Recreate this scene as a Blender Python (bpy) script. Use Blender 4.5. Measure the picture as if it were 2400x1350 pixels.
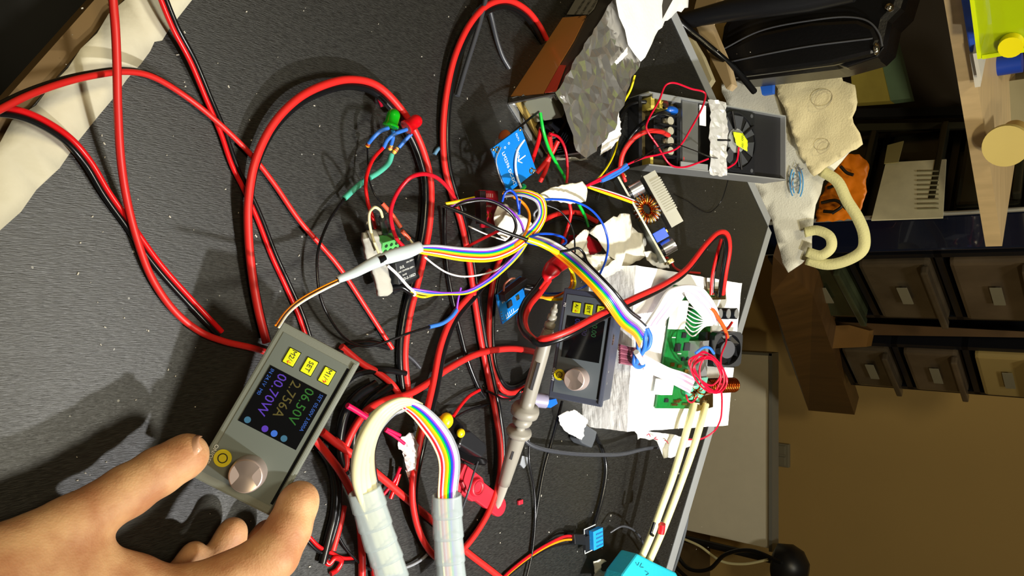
import bpy, bmesh, math, random
import numpy as np
from mathutils import Vector, Matrix, noise
from mathutils.geometry import delaunay_2d_cdt
for _o in list(bpy.data.objects): bpy.data.objects.remove(_o)
sc = bpy.context.scene
COL = sc.collection
# ---------------------------------------------------------------- camera, light, exposure
D = 0.75                       # desk top height
H = 0.43                       # camera above desk top
TH = math.radians(40.0); ST, CT = math.sin(TH), math.cos(TH)
F = 1800.0
CAM = Vector((0, 0, D + H))
LOOK = Vector((0, CT, -ST)); UPV = Vector((0, ST, CT)); RT = Vector((1, 0, 0))
cd = bpy.data.cameras.new('camera'); cam = bpy.data.objects.new('camera', cd); COL.objects.link(cam)
cd.sensor_width = 36; cd.lens = 36 * F / 2400; cd.clip_start = 0.01; cd.clip_end = 50
cx, cy, cz = UPV, -RT, -LOOK   # the phone is held upright, the picture lies on its side
cam.matrix_world = Matrix(((cx.x, cy.x, cz.x, CAM.x), (cx.y, cy.y, cz.y, CAM.y), (cx.z, cy.z, cz.z, CAM.z), (0, 0, 0, 1)))
sc.camera = cam
sc.view_settings.view_transform = 'Standard'; sc.view_settings.look = 'None'
sc.view_settings.gamma = 1; sc.view_settings.use_curve_mapping = False
sc.view_settings.exposure = 0.0
w = bpy.data.worlds.new('room_light'); sc.world = w; w.use_nodes = True
w.node_tree.nodes['Background'].inputs[0].default_value = (0.9, 0.78, 0.5, 1)
w.node_tree.nodes['Background'].inputs[1].default_value = 0.05
def lamp(name, kind, loc, target, energy, color, size, spot=None, blend=0.5):
    l = bpy.data.lights.new(name, kind); o = bpy.data.objects.new(name, l); COL.objects.link(o)
    o.location = loc; o.rotation_euler = (Vector(target) - Vector(loc)).to_track_quat('-Z', 'Y').to_euler()
    l.energy = energy; l.color = color
    if kind == 'AREA': l.shape = 'DISK'; l.size = size
    else: l.shadow_soft_size = size
    if kind == 'SPOT': l.spot_size = math.radians(spot); l.spot_blend = blend
    return o
lamp('desk_lamp_light', 'SPOT', (0.47, 0.38, D + 0.68), (0.02, 0.60, D), 48, (1.0, 0.985, 0.96), 0.014, 78, 1.0)
lamp('ceiling_lamp_light', 'AREA', (-0.30, -0.40, 2.45), (-0.1, 0.7, 0.7), 13, (1.0, 0.84, 0.52), 0.30)
lamp('desk_sheen_light', 'AREA', (0.40, 0.56, 2.45), (0.1, 0.15, 0.7), 17, (1.0, 0.95, 0.78), 0.26)  # extra light added overhead so its reflection gives the desk its near sheen
lamp('rack_fill_light', 'SPOT', (0.75, -0.25, 1.75), (-0.16, 1.45, 0.95), 42, (1.0, 0.85, 0.5), 0.05, 44, 0.9)  # added fill spot, unseen, brightens the rack and papers without touching the desk

# ---------------------------------------------------------------- pixel to world
def ray(px, py):
    u = (px - 1200) / F; r = (py - 675) / F
    return LOOK + UPV * u + RT * r
def P(px, py, z=0.0):          # z in mm above the desk top
    d = ray(px, py); t = (z / 1000.0 - H) / d.z
    return CAM + d * t
def C(px, py, dep): return CAM + ray(px, py) * dep
def V(px, py, Y):
    d = ray(px, py); return CAM + d * (Y / d.y)
def PF(px, py, zw):            # absolute world z (m)
    d = ray(px, py); return CAM + d * ((zw - CAM.z) / d.z)

# ---------------------------------------------------------------- materials
def lin(h):
    h = h.lstrip('#'); c = [int(h[i:i+2], 16) / 255 for i in (0, 2, 4)]
    return tuple(x / 12.92 if x <= .04045 else ((x + .055) / 1.055) ** 2.4 for x in c) + (1,)
MATS = {}
def mat(name, col, rough=0.5, metal=0.0, spec=0.5, coat=0.0, bump=0.0, bscale=200.0, var=0.0, vscale=30.0, trans=0.0, emis=None, es=0.0, sss=0.0, alpha=1.0, stretch=None):
    if name in MATS: return MATS[name]
    m = bpy.data.materials.new(name); m.use_nodes = True; nt = m.node_tree; b = nt.nodes['Principled BSDF']
    c = lin(col); b.inputs['Base Color'].default_value = c
    b.inputs['Roughness'].default_value = rough; b.inputs['Metallic'].default_value = metal
    b.inputs['Specular IOR Level'].default_value = spec; b.inputs['Coat Weight'].default_value = coat
    b.inputs['Transmission Weight'].default_value = trans; b.inputs['Alpha'].default_value = alpha
    if sss: b.inputs['Subsurface Weight'].default_value = sss; b.inputs['Subsurface Scale'].default_value = 0.003; b.inputs['Subsurface Radius'].default_value = (1, .35, .2)
    if emis: b.inputs['Emission Color'].default_value = lin(emis); b.inputs['Emission Strength'].default_value = es
    tc = nt.nodes.new('ShaderNodeTexCoord'); src = tc.outputs['Object']
    if stretch:
        mp = nt.nodes.new('ShaderNodeMapping'); mp.inputs['Scale'].default_value = stretch; nt.links.new(src, mp.inputs[0]); src = mp.outputs[0]
    if var or (not bump):
        n = nt.nodes.new('ShaderNodeTexNoise'); n.inputs['Scale'].default_value = vscale; n.inputs['Detail'].default_value = 4
        nt.links.new(src, n.inputs['Vector'])
        mx = nt.nodes.new('ShaderNodeMixRGB'); mx.blend_type = 'MULTIPLY'; mx.inputs[0].default_value = 1.0
        cr = nt.nodes.new('ShaderNodeMapRange'); v = var or 0.04
        cr.inputs['From Min'].default_value = .3; cr.inputs['From Max'].default_value = .7
        cr.inputs['To Min'].default_value = 1 - v; cr.inputs['To Max'].default_value = 1.0
        nt.links.new(n.outputs['Fac'], cr.inputs['Value'])
        mx.inputs[1].default_value = c; nt.links.new(cr.outputs[0], mx.inputs[2]); nt.links.new(mx.outputs[0], b.inputs['Base Color'])
    if bump:
        n = nt.nodes.new('ShaderNodeTexNoise'); n.inputs['Scale'].default_value = bscale; n.inputs['Detail'].default_value = 3
        nt.links.new(src, n.inputs['Vector'])
        bp = nt.nodes.new('ShaderNodeBump'); bp.inputs['Strength'].default_value = bump; bp.inputs['Distance'].default_value = 0.001
        nt.links.new(n.outputs['Fac'], bp.inputs['Height']); nt.links.new(bp.outputs[0], b.inputs['Normal'])
    MATS[name] = m
    return m
def pvc(name, col, rough=.28): return mat(name, col, rough, spec=.5)
RED = pvc('red_pvc', '#d8141a'); RED2 = pvc('red_silicone', '#d42320', .42); BLK = pvc('black_pvc', '#0d0e11', .25)
CRIM = pvc('crimson_pvc', '#cc0a30', .3)
WIRE = {k: pvc(k + '_wire_pvc', v) for k, v in dict(black='#101114', brown='#6b3a14', red='#cf1420', orange='#f08a10', yellow='#f4e010', green='#12b83a', blue='#0c48d0', purple='#8a3cc8', grey='#8d9096', white='#eeeef0', cream='#e6dfae', pink='#e6a9c4').items()}
GREY = mat('grey_case_plastic', '#3a3e46', .45, bump=.05, bscale=900)
GREYF = mat('grey_face_film', '#59615f', .35)
WHITE = mat('white_plastic', '#e8e8e4', .4)
TAPE = mat('masking_tape_paper', '#e0dccb', .7, bump=.5, bscale=260, var=.12, vscale=40)
FOIL = mat('aluminium_foil', '#d2d0cc', .24, metal=.9, bump=.35, bscale=70)
STEEL = mat('brushed_steel', '#c4c7c8', .36, metal=.7, bump=.1, bscale=300, stretch=(1, 12, 1))
CHROME = mat('polished_nickel', '#d4d0c4', .14, metal=1.0)
BRASS = mat('brass', '#c9a14a', .28, metal=1.0)
COPPER = mat('enamelled_copper', '#c0591e', .22, metal=1.0)
SOLDER = mat('solder', '#c0b080', .25, metal=1.0, bump=.6, bscale=500)
BPLAS = mat('black_plastic', '#15161a', .38)
BLUES = pvc('blue_shrink_tube', '#2f6fd0', .45)
PCBG = mat('green_circuit_board', '#0f7a34', .35, var=.35, vscale=260)
PCBB = mat('blue_circuit_board', '#0a72c8', .3, var=.1, vscale=90)
PCBR = mat('red_circuit_board', '#a81428', .35)
YEL = mat('yellow_button', '#d8e012', .4)
GLASSB = mat('dark_screen_glass', '#08090c', .12, coat=.5)

# ---------------------------------------------------------------- mesh building
class MB:
    def __init__(s): s.v = []; s.f = []; s.sm = []
    def add(s, vs, fs, smooth=False):
        k = len(s.v); s.v += [Vector(v) for v in vs]
        for f in fs: s.f.append([i + k for i in f]); s.sm.append(smooth)
        return s
    def box(s, c, d, M=None, ch=0.0):
        x, y, z = d[0] / 2, d[1] / 2, d[2] / 2
        if ch <= 0:
            vs = [Vector((i * x, j * y, k * z)) for i in (-1, 1) for j in (-1, 1) for k in (-1, 1)]
            fs = [(0, 1, 3, 2), (4, 6, 7, 5), (0, 4, 5, 1), (2, 3, 7, 6), (0, 2, 6, 4), (1, 5, 7, 3)]
        else:
            bm = bmesh.new(); bmesh.ops.create_cube(bm, size=1)
            for v in bm.verts: v.co = Vector((v.co.x * 2 * x, v.co.y * 2 * y, v.co.z * 2 * z))
            bmesh.ops.bevel(bm, geom=bm.edges[:], offset=ch, segments=2, affect='EDGES', profile=.6)
            bm.verts.index_update(); vs = [v.co.copy() for v in bm.verts]; fs = [[v.index for v in f.verts] for f in bm.faces]; bm.free()
        if M: vs = [M @ v for v in vs]
        return s.add([v + Vector(c) for v in vs] if not M else [v + Vector(c) for v in vs], fs)
    def cyl(s, a, b, r, r2=None, n=20, cap=True, smooth=True):
        a = Vector(a); b = Vector(b); r2 = r if r2 is None else r2; t = (b - a).normalized()
        p = t.orthogonal().normalized(); q = t.cross(p); vs = []
        for c, rr in ((a, r), (b, r2)):
            for i in range(n): an = 2 * math.pi * i / n; vs.append(c + (p * math.cos(an) + q * math.sin(an)) * rr)
        s.add(vs, [(i, (i + 1) % n, n + (i + 1) % n, n + i) for i in range(n)], smooth)
        if cap: s.add(vs[:n], [list(range(n))[::-1]]); s.add(vs[n:], [list(range(n))])
        return s
    def tube(s, pts, r, n=8, cap=True):
        m = len(pts); rs = r if isinstance(r, (list, tuple)) else [r] * m
        vs = []; up = None
        for i, p in enumerate(pts):
            t = (pts[min(i + 1, m - 1)] - pts[max(i - 1, 0)])
            t = t.normalized() if t.length > 1e-9 else Vector((0, 0, 1))
            if up is None: up = t.orthogonal().normalized()
            up = (up - t * up.dot(t)); up = up.normalized() if up.length > 1e-6 else t.orthogonal().normalized()
            q = t.cross(up)
            for k in range(n): an = 2 * math.pi * k / n; vs.append(p + (up * math.cos(an) + q * math.sin(an)) * rs[i])
        fs = [(i * n + k, i * n + (k + 1) % n, (i + 1) * n + (k + 1) % n, (i + 1) * n + k) for i in range(m - 1) for k in range(n)]
        s.add(vs, fs, True)
        if cap: s.add(vs[:n], [list(range(n))[::-1]]); s.add(vs[-n:], [list(range(n))])
        return s
    def prism(s, top, vec):     # polygon extruded by a vector
        n = len(top); vs = [Vector(p) for p in top] + [Vector(p) + Vector(vec) for p in top]
        return s.add(vs, [list(range(n)), list(range(n, 2 * n))[::-1]] + [(i, n + i, n + (i + 1) % n, (i + 1) % n) for i in range(n)])
    def ball(s, c, r, sc_=(1, 1, 1), n=16, M=None, half=False):
        vs = []; m = n // 2; lo = 0
        for i in range(m + 1):
            th = math.pi * i / m * (0.5 if half else 1)
            for k in range(n):
                an = 2 * math.pi * k / n
                v = Vector((math.sin(th) * math.cos(an) * r * sc_[0], math.sin(th) * math.sin(an) * r * sc_[1], math.cos(th) * r * sc_[2]))
                vs.append((M @ v if M else v) + Vector(c))
        fs = [(i * n + k, (i + 1) * n + k, (i + 1) * n + (k + 1) % n, i * n + (k + 1) % n) for i in range(m) for k in range(n)]
        return s.add(vs, fs, True)
    def lathe(s, prof, a, axis, n=24):   # prof: (along, radius)
        axis = Vector(axis).normalized(); p = axis.orthogonal().normalized(); q = axis.cross(p); a = Vector(a); vs = []
        for (h, r) in prof:
            for k in range(n): an = 2 * math.pi * k / n; vs.append(a + axis * h + (p * math.cos(an) + q * math.sin(an)) * r)
        m = len(prof)
        s.add(vs, [(i * n + k, i * n + (k + 1) % n, (i + 1) * n + (k + 1) % n, (i + 1) * n + k) for i in range(m - 1) for k in range(n)], True)
        s.add(vs[:n], [list(range(n))[::-1]]); s.add(vs[-n:], [list(range(n))])
        return s
    def ring(s, c, R, r, axis=(0, 0, 1), n=28, k=8, sx=1.0):
        axis = Vector(axis).normalized(); p = axis.orthogonal().normalized(); q = axis.cross(p)
        pts = [Vector(c) + (p * math.cos(2 * math.pi * i / n) * sx + q * math.sin(2 * math.pi * i / n)) * R for i in range(n + 1)]
        return s.tube(pts, r, k, False)
def cr(pts, k=7):               # smooth curve through points
    pts = [Vector(p) for p in pts]
    if len(pts) < 3: return [pts[0].lerp(pts[1], i / k) for i in range(k + 1)]
    out = []
    for i in range(len(pts) - 1):
        p1, p2 = pts[i], pts[i + 1]
        p0 = pts[i - 1] if i else p1 * 2 - p2; p3 = pts[i + 2] if i + 2 < len(pts) else p2 * 2 - p1
        d0 = max((p1 - p0).length, 1e-6) ** .5; d1 = max((p2 - p1).length, 1e-6) ** .5; d2 = max((p3 - p2).length, 1e-6) ** .5
        m1 = ((p1 - p0) / d0 - (p2 - p0) / (d0 + d1) + (p2 - p1) / d1) * d1
        m2 = ((p2 - p1) / d1 - (p3 - p1) / (d1 + d2) + (p3 - p2) / d2) * d1
        for j in range(k):
            t = j / k; t2 = t * t; t3 = t2 * t
            out.append(p1 * (2 * t3 - 3 * t2 + 1) + m1 * (t3 - 2 * t2 + t) + p2 * (3 * t2 - 2 * t3) + m2 * (t3 - t2))
    out.append(pts[-1]); return out
# ---------------------------------------------------------------- objects
def tag(o, label, cat, group=None, kind=None):
    if label: o['label'] = label
    if cat: o['category'] = cat
    if group: o['group'] = group
    if kind: o['kind'] = kind
    return o
def thing(name, label, cat, M=None, group=None):
    o = bpy.data.objects.new(name, None); COL.objects.link(o); o.empty_display_size = .01
    if M is not None: o.matrix_world = M if isinstance(M, Matrix) else Matrix.Translation(M)
    return tag(o, label, cat, group)
def wm(o): return (wm(o.parent) @ o.matrix_basis) if o.parent else o.matrix_basis
def obj(name, mb, m, parent=None, local=False, bevel=0, solid=0, flat=False, label=None, loc=None):
    me = bpy.data.meshes.new(name)
    if parent is not None:
        inv = Matrix.Identity(4) if local else wm(parent).inverted()
        off = Vector((0, 0, 0))
    else:
        inv = Matrix.Identity(4)
        if loc is None:
            xs = [v.x for v in mb.v]; ys = [v.y for v in mb.v]; zs = [v.z for v in mb.v]
            loc = Vector(((min(xs) + max(xs)) / 2, (min(ys) + max(ys)) / 2, min(zs)))
        off = Vector(loc)
    me.from_pydata([tuple(inv @ v - off) for v in mb.v], [], mb.f); me.validate()
    if len(me.polygons) == len(mb.sm): me.polygons.foreach_set('use_smooth', [a and not flat for a in mb.sm])
    ms = m if isinstance(m, (list, tuple)) else [m]
    for x in ms: me.materials.append(x)
    bm = bmesh.new(); bm.from_mesh(me); bmesh.ops.recalc_face_normals(bm, faces=bm.faces); bm.to_mesh(me); bm.free()
    o = bpy.data.objects.new(name, me); COL.objects.link(o)
    if parent is not None: o.parent = parent
    else: o.location = off
    if bevel:
        b = o.modifiers.new('bevel', 'BEVEL'); b.width = bevel; b.segments = 2; b.limit_method = 'ANGLE'; b.angle_limit = math.radians(50)
    if solid:
        b = o.modifiers.new('solid', 'SOLIDIFY'); b.thickness = solid; b.offset = 0
    if label: o['label'] = label
    return o
def struct(name, mb, m, **k): o = obj(name, mb, m, **k); o['kind'] = 'structure'; return o
def frame(O, X, Y):
    x = (X - O).normalized(); y = (Y - O); y = (y - x * y.dot(x)).normalized(); z = x.cross(y)
    return Matrix(((x.x, y.x, z.x, O.x), (x.y, y.y, z.y, O.y), (x.z, y.z, z.z, O.z), (0, 0, 0, 1)))
def text(parent, s, loc, size, m, xdir=(1, 0, 0), ydir=(0, 1, 0), name='printed_text', world=False, ext=.00006, align='CENTER'):
    cu = bpy.data.curves.new('t', 'FONT'); cu.body = s; cu.size = size; cu.align_x = align; cu.align_y = 'CENTER'; cu.extrude = ext; cu.resolution_u = 2
    t = bpy.data.objects.new('t', cu); COL.objects.link(t)
    dg = bpy.context.evaluated_depsgraph_get(); me = bpy.data.meshes.new_from_object(t.evaluated_get(dg))
    bpy.data.objects.remove(t); bpy.data.curves.remove(cu)
    x = Vector(xdir).normalized(); y = Vector(ydir); y = (y - x * y.dot(x)).normalized(); z = x.cross(y)
    M = Matrix(((x.x, y.x, z.x, loc[0]), (x.y, y.y, z.y, loc[1]), (x.z, y.z, z.z, loc[2]), (0, 0, 0, 1)))
    if world: M = wm(parent).inverted() @ M
    me.transform(M); me.materials.clear(); me.materials.append(m); me.name = name
    o = bpy.data.objects.new(name, me); COL.objects.link(o); o.parent = parent
    return o
def WP(pts, z=None):
    return [P(p[0], p[1], p[2] if len(p) > 2 else z) for p in pts]
def wire(label, pts, r, m, cat='wire', name='wire', k=7, group=None, z=3, n=8):
    o = obj(name, MB().tube(cr(WP(pts, z), k), r / 1000., n), m); return tag(o, label, cat, group)
def twin(label, pts, r, side=1, ms=None, names=('red_wire', 'black_wire'), z=None, roll=0.0, cat='cable', name='twin_cable'):
    pts = WP(pts, z if z is not None else r + .3); c = cr(pts); r /= 1000.
    t = thing(name, label, cat, pts[0]); m = len(c)
    rl = [roll] * m if not isinstance(roll, (list, tuple)) else list(np.interp(np.linspace(0, 1, m), np.linspace(0, 1, len(roll)), roll))
    for j, sg in ((0, -1), (1, 1)):
        q = []
        for i in range(m):
            d = c[min(i + 1, m - 1)] - c[max(i - 1, 0)]; s = Vector((d.y, -d.x, 0))
            s = s.normalized() if s.length > 1e-9 else Vector((1, 0, 0))
            q.append(c[i] + (s * math.cos(rl[i]) * side + Vector((0, 0, -1)) * math.sin(rl[i])) * sg * r * .98)
        obj(names[j], MB().tube(q, r, 10), (ms or (RED2, BLK))[j], t)
    return t
def ribbon(label, A, B, cols, r=None, k=7, cat='ribbon cable', name='ribbon_cable', conv=None, lift=0):
    A = cr([conv(p) if conv else P(*p) for p in A], k); B = cr([conv(p) if conv else P(*p) for p in B], k)
    n = len(cols); m = len(A); t = thing(name, label, cat, A[0])
    for j, c in enumerate(cols):
        f = (j + .5) / n; pts = [A[i].lerp(B[i], f) for i in range(m)]
        rs = [((A[i] - B[i]).length / n / 2 * 1.02) if r is None else r / 1000. for i in range(m)]
        obj('wire', MB().tube(pts, rs, 8), WIRE[c] if isinstance(c, str) else c, t, label=(c + ' wire') if isinstance(c, str) else None)
    return t
def crumple(outline, amp, seed, m, cell=None, name='sheet', parent=None, thick=.0003, flat=False, fold=1.0, conv=None, label=None):
    """a crumpled sheet bounded by 3-D outline points"""
    rnd = random.Random(seed); O = [conv(p) if conv else P(*p) for p in outline]
    c = sum(O, Vector()) / len(O); nrm = Vector()
    for i in range(len(O)): nrm += (O[i] - c).cross(O[(i + 1) % len(O)] - c)
    nrm.normalize(); ex = nrm.orthogonal().normalized(); ey = nrm.cross(ex)
    fl = [Vector(((p - c).dot(ex), (p - c).dot(ey))) for p in O]; hh = [(p - c).dot(nrm) for p in O]
    size = max((a - b).length for a in fl for b in fl); cell = cell or size / 22
    bd = []; bh = []
    for i in range(len(fl)):
        a, b = fl[i], fl[(i + 1) % len(fl)]; k = max(1, int((b - a).length / cell)); pr = Vector((-(b - a).y, (b - a).x)); pr = pr.normalized() if pr.length > 0 else pr
        for j in range(k):
            bd.append(a.lerp(b, j / k) + (pr * rnd.uniform(-.25, .25) * cell if j else Vector((0, 0)))); bh.append(hh[i] + (hh[(i + 1) % len(fl)] - hh[i]) * j / k)
    def inside(p):
        r = False; n = len(bd)
        for i in range(n):
            a, b = bd[i], bd[i - 1]
            if (a.y > p.y) != (b.y > p.y) and p.x < (b.x - a.x) * (p.y - a.y) / (b.y - a.y) + a.x: r = not r
        return r
    x0 = min(p.x for p in bd); x1 = max(p.x for p in bd); y0 = min(p.y for p in bd); y1 = max(p.y for p in bd)
    ins = []; y = y0 + cell / 2
    while y < y1:
        x = x0 + cell / 2
        while x < x1:
            p = Vector((x + rnd.uniform(-.35, .35) * cell, y + rnd.uniform(-.35, .35) * cell))
            if inside(p) and min((p - q).length for q in bd) > cell * .45: ins.append(p)
            x += cell
        y += cell
    allp = bd + ins; nb = len(bd)
    r = delaunay_2d_cdt(allp, [(i, (i + 1) % nb) for i in range(nb)], [], 1, 1e-7)
    vs = []
    for p in r[0]:
        wsum = 0; hsum = 0
        for q, h in zip(bd, bh):
            ww = 1 / ((p - q).length_squared + 1e-8) ** 1.2; wsum += ww; hsum += ww * h
        s = 1 / (size * .16) * fold; nn = noise.noise(Vector((p.x * s + seed * 7.1, p.y * s, seed))); n2 = noise.noise(Vector((p.x * s * 2.7, p.y * s * 2.7 + seed, 3.3)))
        h = hsum / wsum + amp * ((abs(nn) * 2 - .5) + .5 * n2)
        vs.append(c + ex * p.x + ey * p.y + nrm * h)
    mb = MB().add(vs, [f for f in r[2]], not flat)
    return obj(name, mb, m, parent, solid=thick, label=label)
def slab(pts, th):              # 3-D polygon with thickness pushed away from the camera
    c = sum(pts, Vector()) / len(pts); n = Vector()
    for i in range(len(pts)): n += (pts[i] - c).cross(pts[(i + 1) % len(pts)] - c)
    n.normalize()
    if n.dot(CAM - c) > 0: n = -n
    return MB().prism(pts, n * th)
def qp(pts, z1, z0=0.0):        # prism standing on the desk: outline seen at height z1, down to z0
    T = [P(p[0], p[1], z1) for p in pts]
    return MB().prism(T, (0, 0, (z0 - z1) / 1000.))
# ================================================================ the room
WALLM = mat('ochre_wall_paint', '#b3955a', .85, bump=.2, bscale=60, var=.12, vscale=1.5)
WOODP = mat('pale_wood', '#cdb48c', .5, var=.2, vscale=12, stretch=(1, 8, 1))
WOODD = mat('brown_wood', '#4c3418', .45, var=.35, vscale=9, stretch=(1, 6, 1), bump=.1, bscale=60)
DARK = mat('dark_brown_back', '#2c241a', .7)
b_ = MB(); b_.box((0, 1.0, -.02), (3.6, 3.6, .04)); struct('floor', b_, mat('brown_floor', '#55452c', .55, var=.2, vscale=3))
b_ = MB(); b_.box((0, 2.50, 1.25), (3.6, .06, 2.5)); struct('wall_back', b_, WALLM)
b_ = MB(); b_.box((-1.74, .97, 1.25), (.06, 3.0, 2.5)); struct('wall_left', b_, WALLM)
b_ = MB(); b_.box((1.74, .97, 1.25), (.06, 3.0, 2.5)); struct('wall_right', b_, WALLM)
# ---- desk
def deskmat():
    m = bpy.data.materials.new('black_brushed_laminate'); m.use_nodes = True; nt = m.node_tree; b = nt.nodes['Principled BSDF']; L = nt.links.new
    tc = nt.nodes.new('ShaderNodeTexCoord'); mp = nt.nodes.new('ShaderNodeMapping'); mp.inputs['Scale'].default_value = (2200, 240, 1)
    mp.inputs['Rotation'].default_value = (0, 0, math.radians(93)); L(tc.outputs['Object'], mp.inputs[0])
    n = nt.nodes.new('ShaderNodeTexNoise'); n.inputs['Scale'].default_value = 1; n.inputs['Detail'].default_value = 4; L(mp.outputs[0], n.inputs['Vector'])
    r = nt.nodes.new('ShaderNodeMapRange'); r.inputs[1].default_value = .35; r.inputs[2].default_value = .7; r.inputs[3].default_value = 0; r.inputs[4].default_value = 1; L(n.outputs['Fac'], r.inputs[0])
    mx = nt.nodes.new('ShaderNodeMixRGB'); mx.inputs[1].default_value = lin('#0b0b0b'); mx.inputs[2].default_value = lin('#20201d'); L(r.outputs[0], mx.inputs[0])
    # dust specks
    vo = nt.nodes.new('ShaderNodeTexVoronoi'); vo.inputs['Scale'].default_value = 75; vo.inputs['Randomness'].default_value = 1; L(tc.outputs['Object'], vo.inputs['Vector'])
    n2 = nt.nodes.new('ShaderNodeTexNoise'); n2.inputs['Scale'].default_value = 40; L(tc.outputs['Object'], n2.inputs['Vector'])
    lt = nt.nodes.new('ShaderNodeMath'); lt.operation = 'LESS_THAN'; L(vo.outputs['Distance'], lt.inputs[0]); lt.inputs[1].default_value = .05
    gt = nt.nodes.new('ShaderNodeMath'); gt.operation = 'GREATER_THAN'; L(n2.outputs['Fac'], gt.inputs[0]); gt.inputs[1].default_value = .52
    ml = nt.nodes.new('ShaderNodeMath'); ml.operation = 'MULTIPLY'; L(lt.outputs[0], ml.inputs[0]); L(gt.outputs[0], ml.inputs[1])
    m2 = nt.nodes.new('ShaderNodeMixRGB'); L(ml.outputs[0], m2.inputs[0]); L(mx.outputs[0], m2.inputs[1]); m2.inputs[2].default_value = lin('#8c8c88'); L(m2.outputs[0], b.inputs['Base Color'])
    r2 = nt.nodes.new('ShaderNodeMapRange'); r2.inputs[1].default_value = .3; r2.inputs[2].default_value = .7; r2.inputs[3].default_value = .36; r2.inputs[4].default_value = .50; b.inputs['Specular IOR Level'].default_value = .9; L(n.outputs['Fac'], r2.inputs[0]); L(r2.outputs[0], b.inputs['Roughness'])
    bp = nt.nodes.new('ShaderNodeBump'); bp.inputs['Strength'].default_value = .55; bp.inputs['Distance'].default_value = .0006; L(n.outputs['Fac'], bp.inputs['Height']); L(bp.outputs[0], b.inputs['Normal'])
    return m
cor = P(1800, 530, 0); eA = (P(1568, 30, 0) - cor).normalized(); eB = (P(1556, 1350, 0) - cor).normalized()
n1 = P(-2, 340, 0); n2 = P(293, 0, 0); e3 = (n2 - n1).normalized()
def isect(p, d, q, e):
    den = d.x * e.y - d.y * e.x; t = ((q.x - p.x) * e.y - (q.y - p.y) * e.x) / den; return p + d * t
k1 = isect(cor, eA, n1, e3); far_b = cor + eB * .95; k3 = n1 - e3 * .75; k2 = Vector((.62, k3.y, D))
poly = [cor, k1, k3, k2, far_b]
desk = thing('desk', 'black laminate desk with a grey metal edge, strewn with cables', 'desk', Vector((.1, .5, 0)))
obj('desk_top', MB().prism(poly, (0, 0, -.028)), deskmat(), desk)
EDGE = mat('grey_metal_edge', '#a4a8ab', .4, metal=.15)
def strip(a, b, wd, z0=0.0006, th=.03, out=None):
    d = (b - a).normalized(); o = out; return MB().prism([a + Vector((0, 0, z0)), b + Vector((0, 0, z0)), b + o * wd + Vector((0, 0, z0)), a + o * wd + Vector((0, 0, z0))], (0, 0, -th))
oA = Vector((-abs(eA.y), abs(eA.x), 0)); oB = Vector((abs(eB.y), abs(eB.x), 0))
obj('edge_band', strip(k1, cor + oA * 0, .015, out=oA), EDGE, desk)
obj('edge_band', strip(cor + oA * .011 * 0, far_b, .015, out=oB), EDGE, desk)
for q in (cor + (eA + eB) * .06, far_b + Vector((-.1, -.1, 0)), k2 + Vector((-.08, .06, 0)), k1 + Vector((.1, -.12, 0))):
    obj('leg', MB().box((q.x, q.y, (D - .03) / 2), (.045, .045, D - .034), ch=.004), EDGE, desk)
e3n = Vector((-e3.y, e3.x, 0)); e3n = e3n if e3n.y < 0 else -e3n
obj('wood_lip', strip(k1, k3, .010, z0=-.004, th=.022, out=e3n), mat('tan_edge', '#6a522c', .5), desk)
# tape strip
tag(crumple([(293, 0, .5), (120, 200, .5), (-2, 338, .5), (-60, 405, .5), (-60, 600, .5), (0, 540, .5), (85, 445, .5), (180, 335, .5), (228, 275, .5), (270, 225, .5), (298, 185, .5), (330, 150, .5), (352, 120, .5), (362, 98, .5), (380, 95, .5), (398, 66, .5), (420, 38, .5), (450, 0, .5), (490, -60, .5), (600, -190, .5), (455, -190, .5)],
    .00003, 3, mat('cream_masking_tape', '#d9d4bd', .6, bump=.4, bscale=120, var=.25, vscale=18), name='masking_tape', thick=.0002), 'wide torn strip of cream masking tape stuck along the near desk edge', 'tape')
# dark things past the near edge
b_ = MB(); cc = P(45, -70, -60); b_.ball(cc - Vector((0, -.03, .02)), .085, (1.05, .8, .45), 28)
bag0 = tag(obj('stool_seat', b_, mat('black_vinyl', '#050505', .85)), 'rounded black padded seat in the dark beyond the taped desk edge', 'stool')
c0 = bag0.location.copy()
bp_ = MB().cyl((c0.x, c0.y, .02), (c0.x, c0.y, c0.z + .01), .025); obj('post', bp_, BPLAS, bag0)
bp_ = MB().cyl((c0.x, c0.y, 0), (c0.x, c0.y, .02), .16, .14, 28); obj('base', bp_, BPLAS, bag0)
dr = thing('drawer_box', 'brown drawer unit just showing in shadow past the near desk edge', 'drawer unit', Vector((-.10, -.10, 0)))
A0 = PF(10, 110, .62); B0 = PF(100, 165, .62)
dd = (B0 - A0).normalized(); nn_ = Vector((dd.y, -dd.x, 0)); nn_ = nn_ if nn_.y < 0 else -nn_
obj('body', MB().prism([A0 - dd * .25, B0 + dd * .04, B0 + dd * .04 + nn_ * .25, A0 - dd * .25 + nn_ * .25], (0, 0, -.62)), mat('dark_chest_wood', '#4a3320', .5), dr)
obj('handle', MB().cyl(A0 + Vector((0, 0, .004)), B0 + Vector((0, 0, .004)), .002), STEEL, dr)

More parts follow.
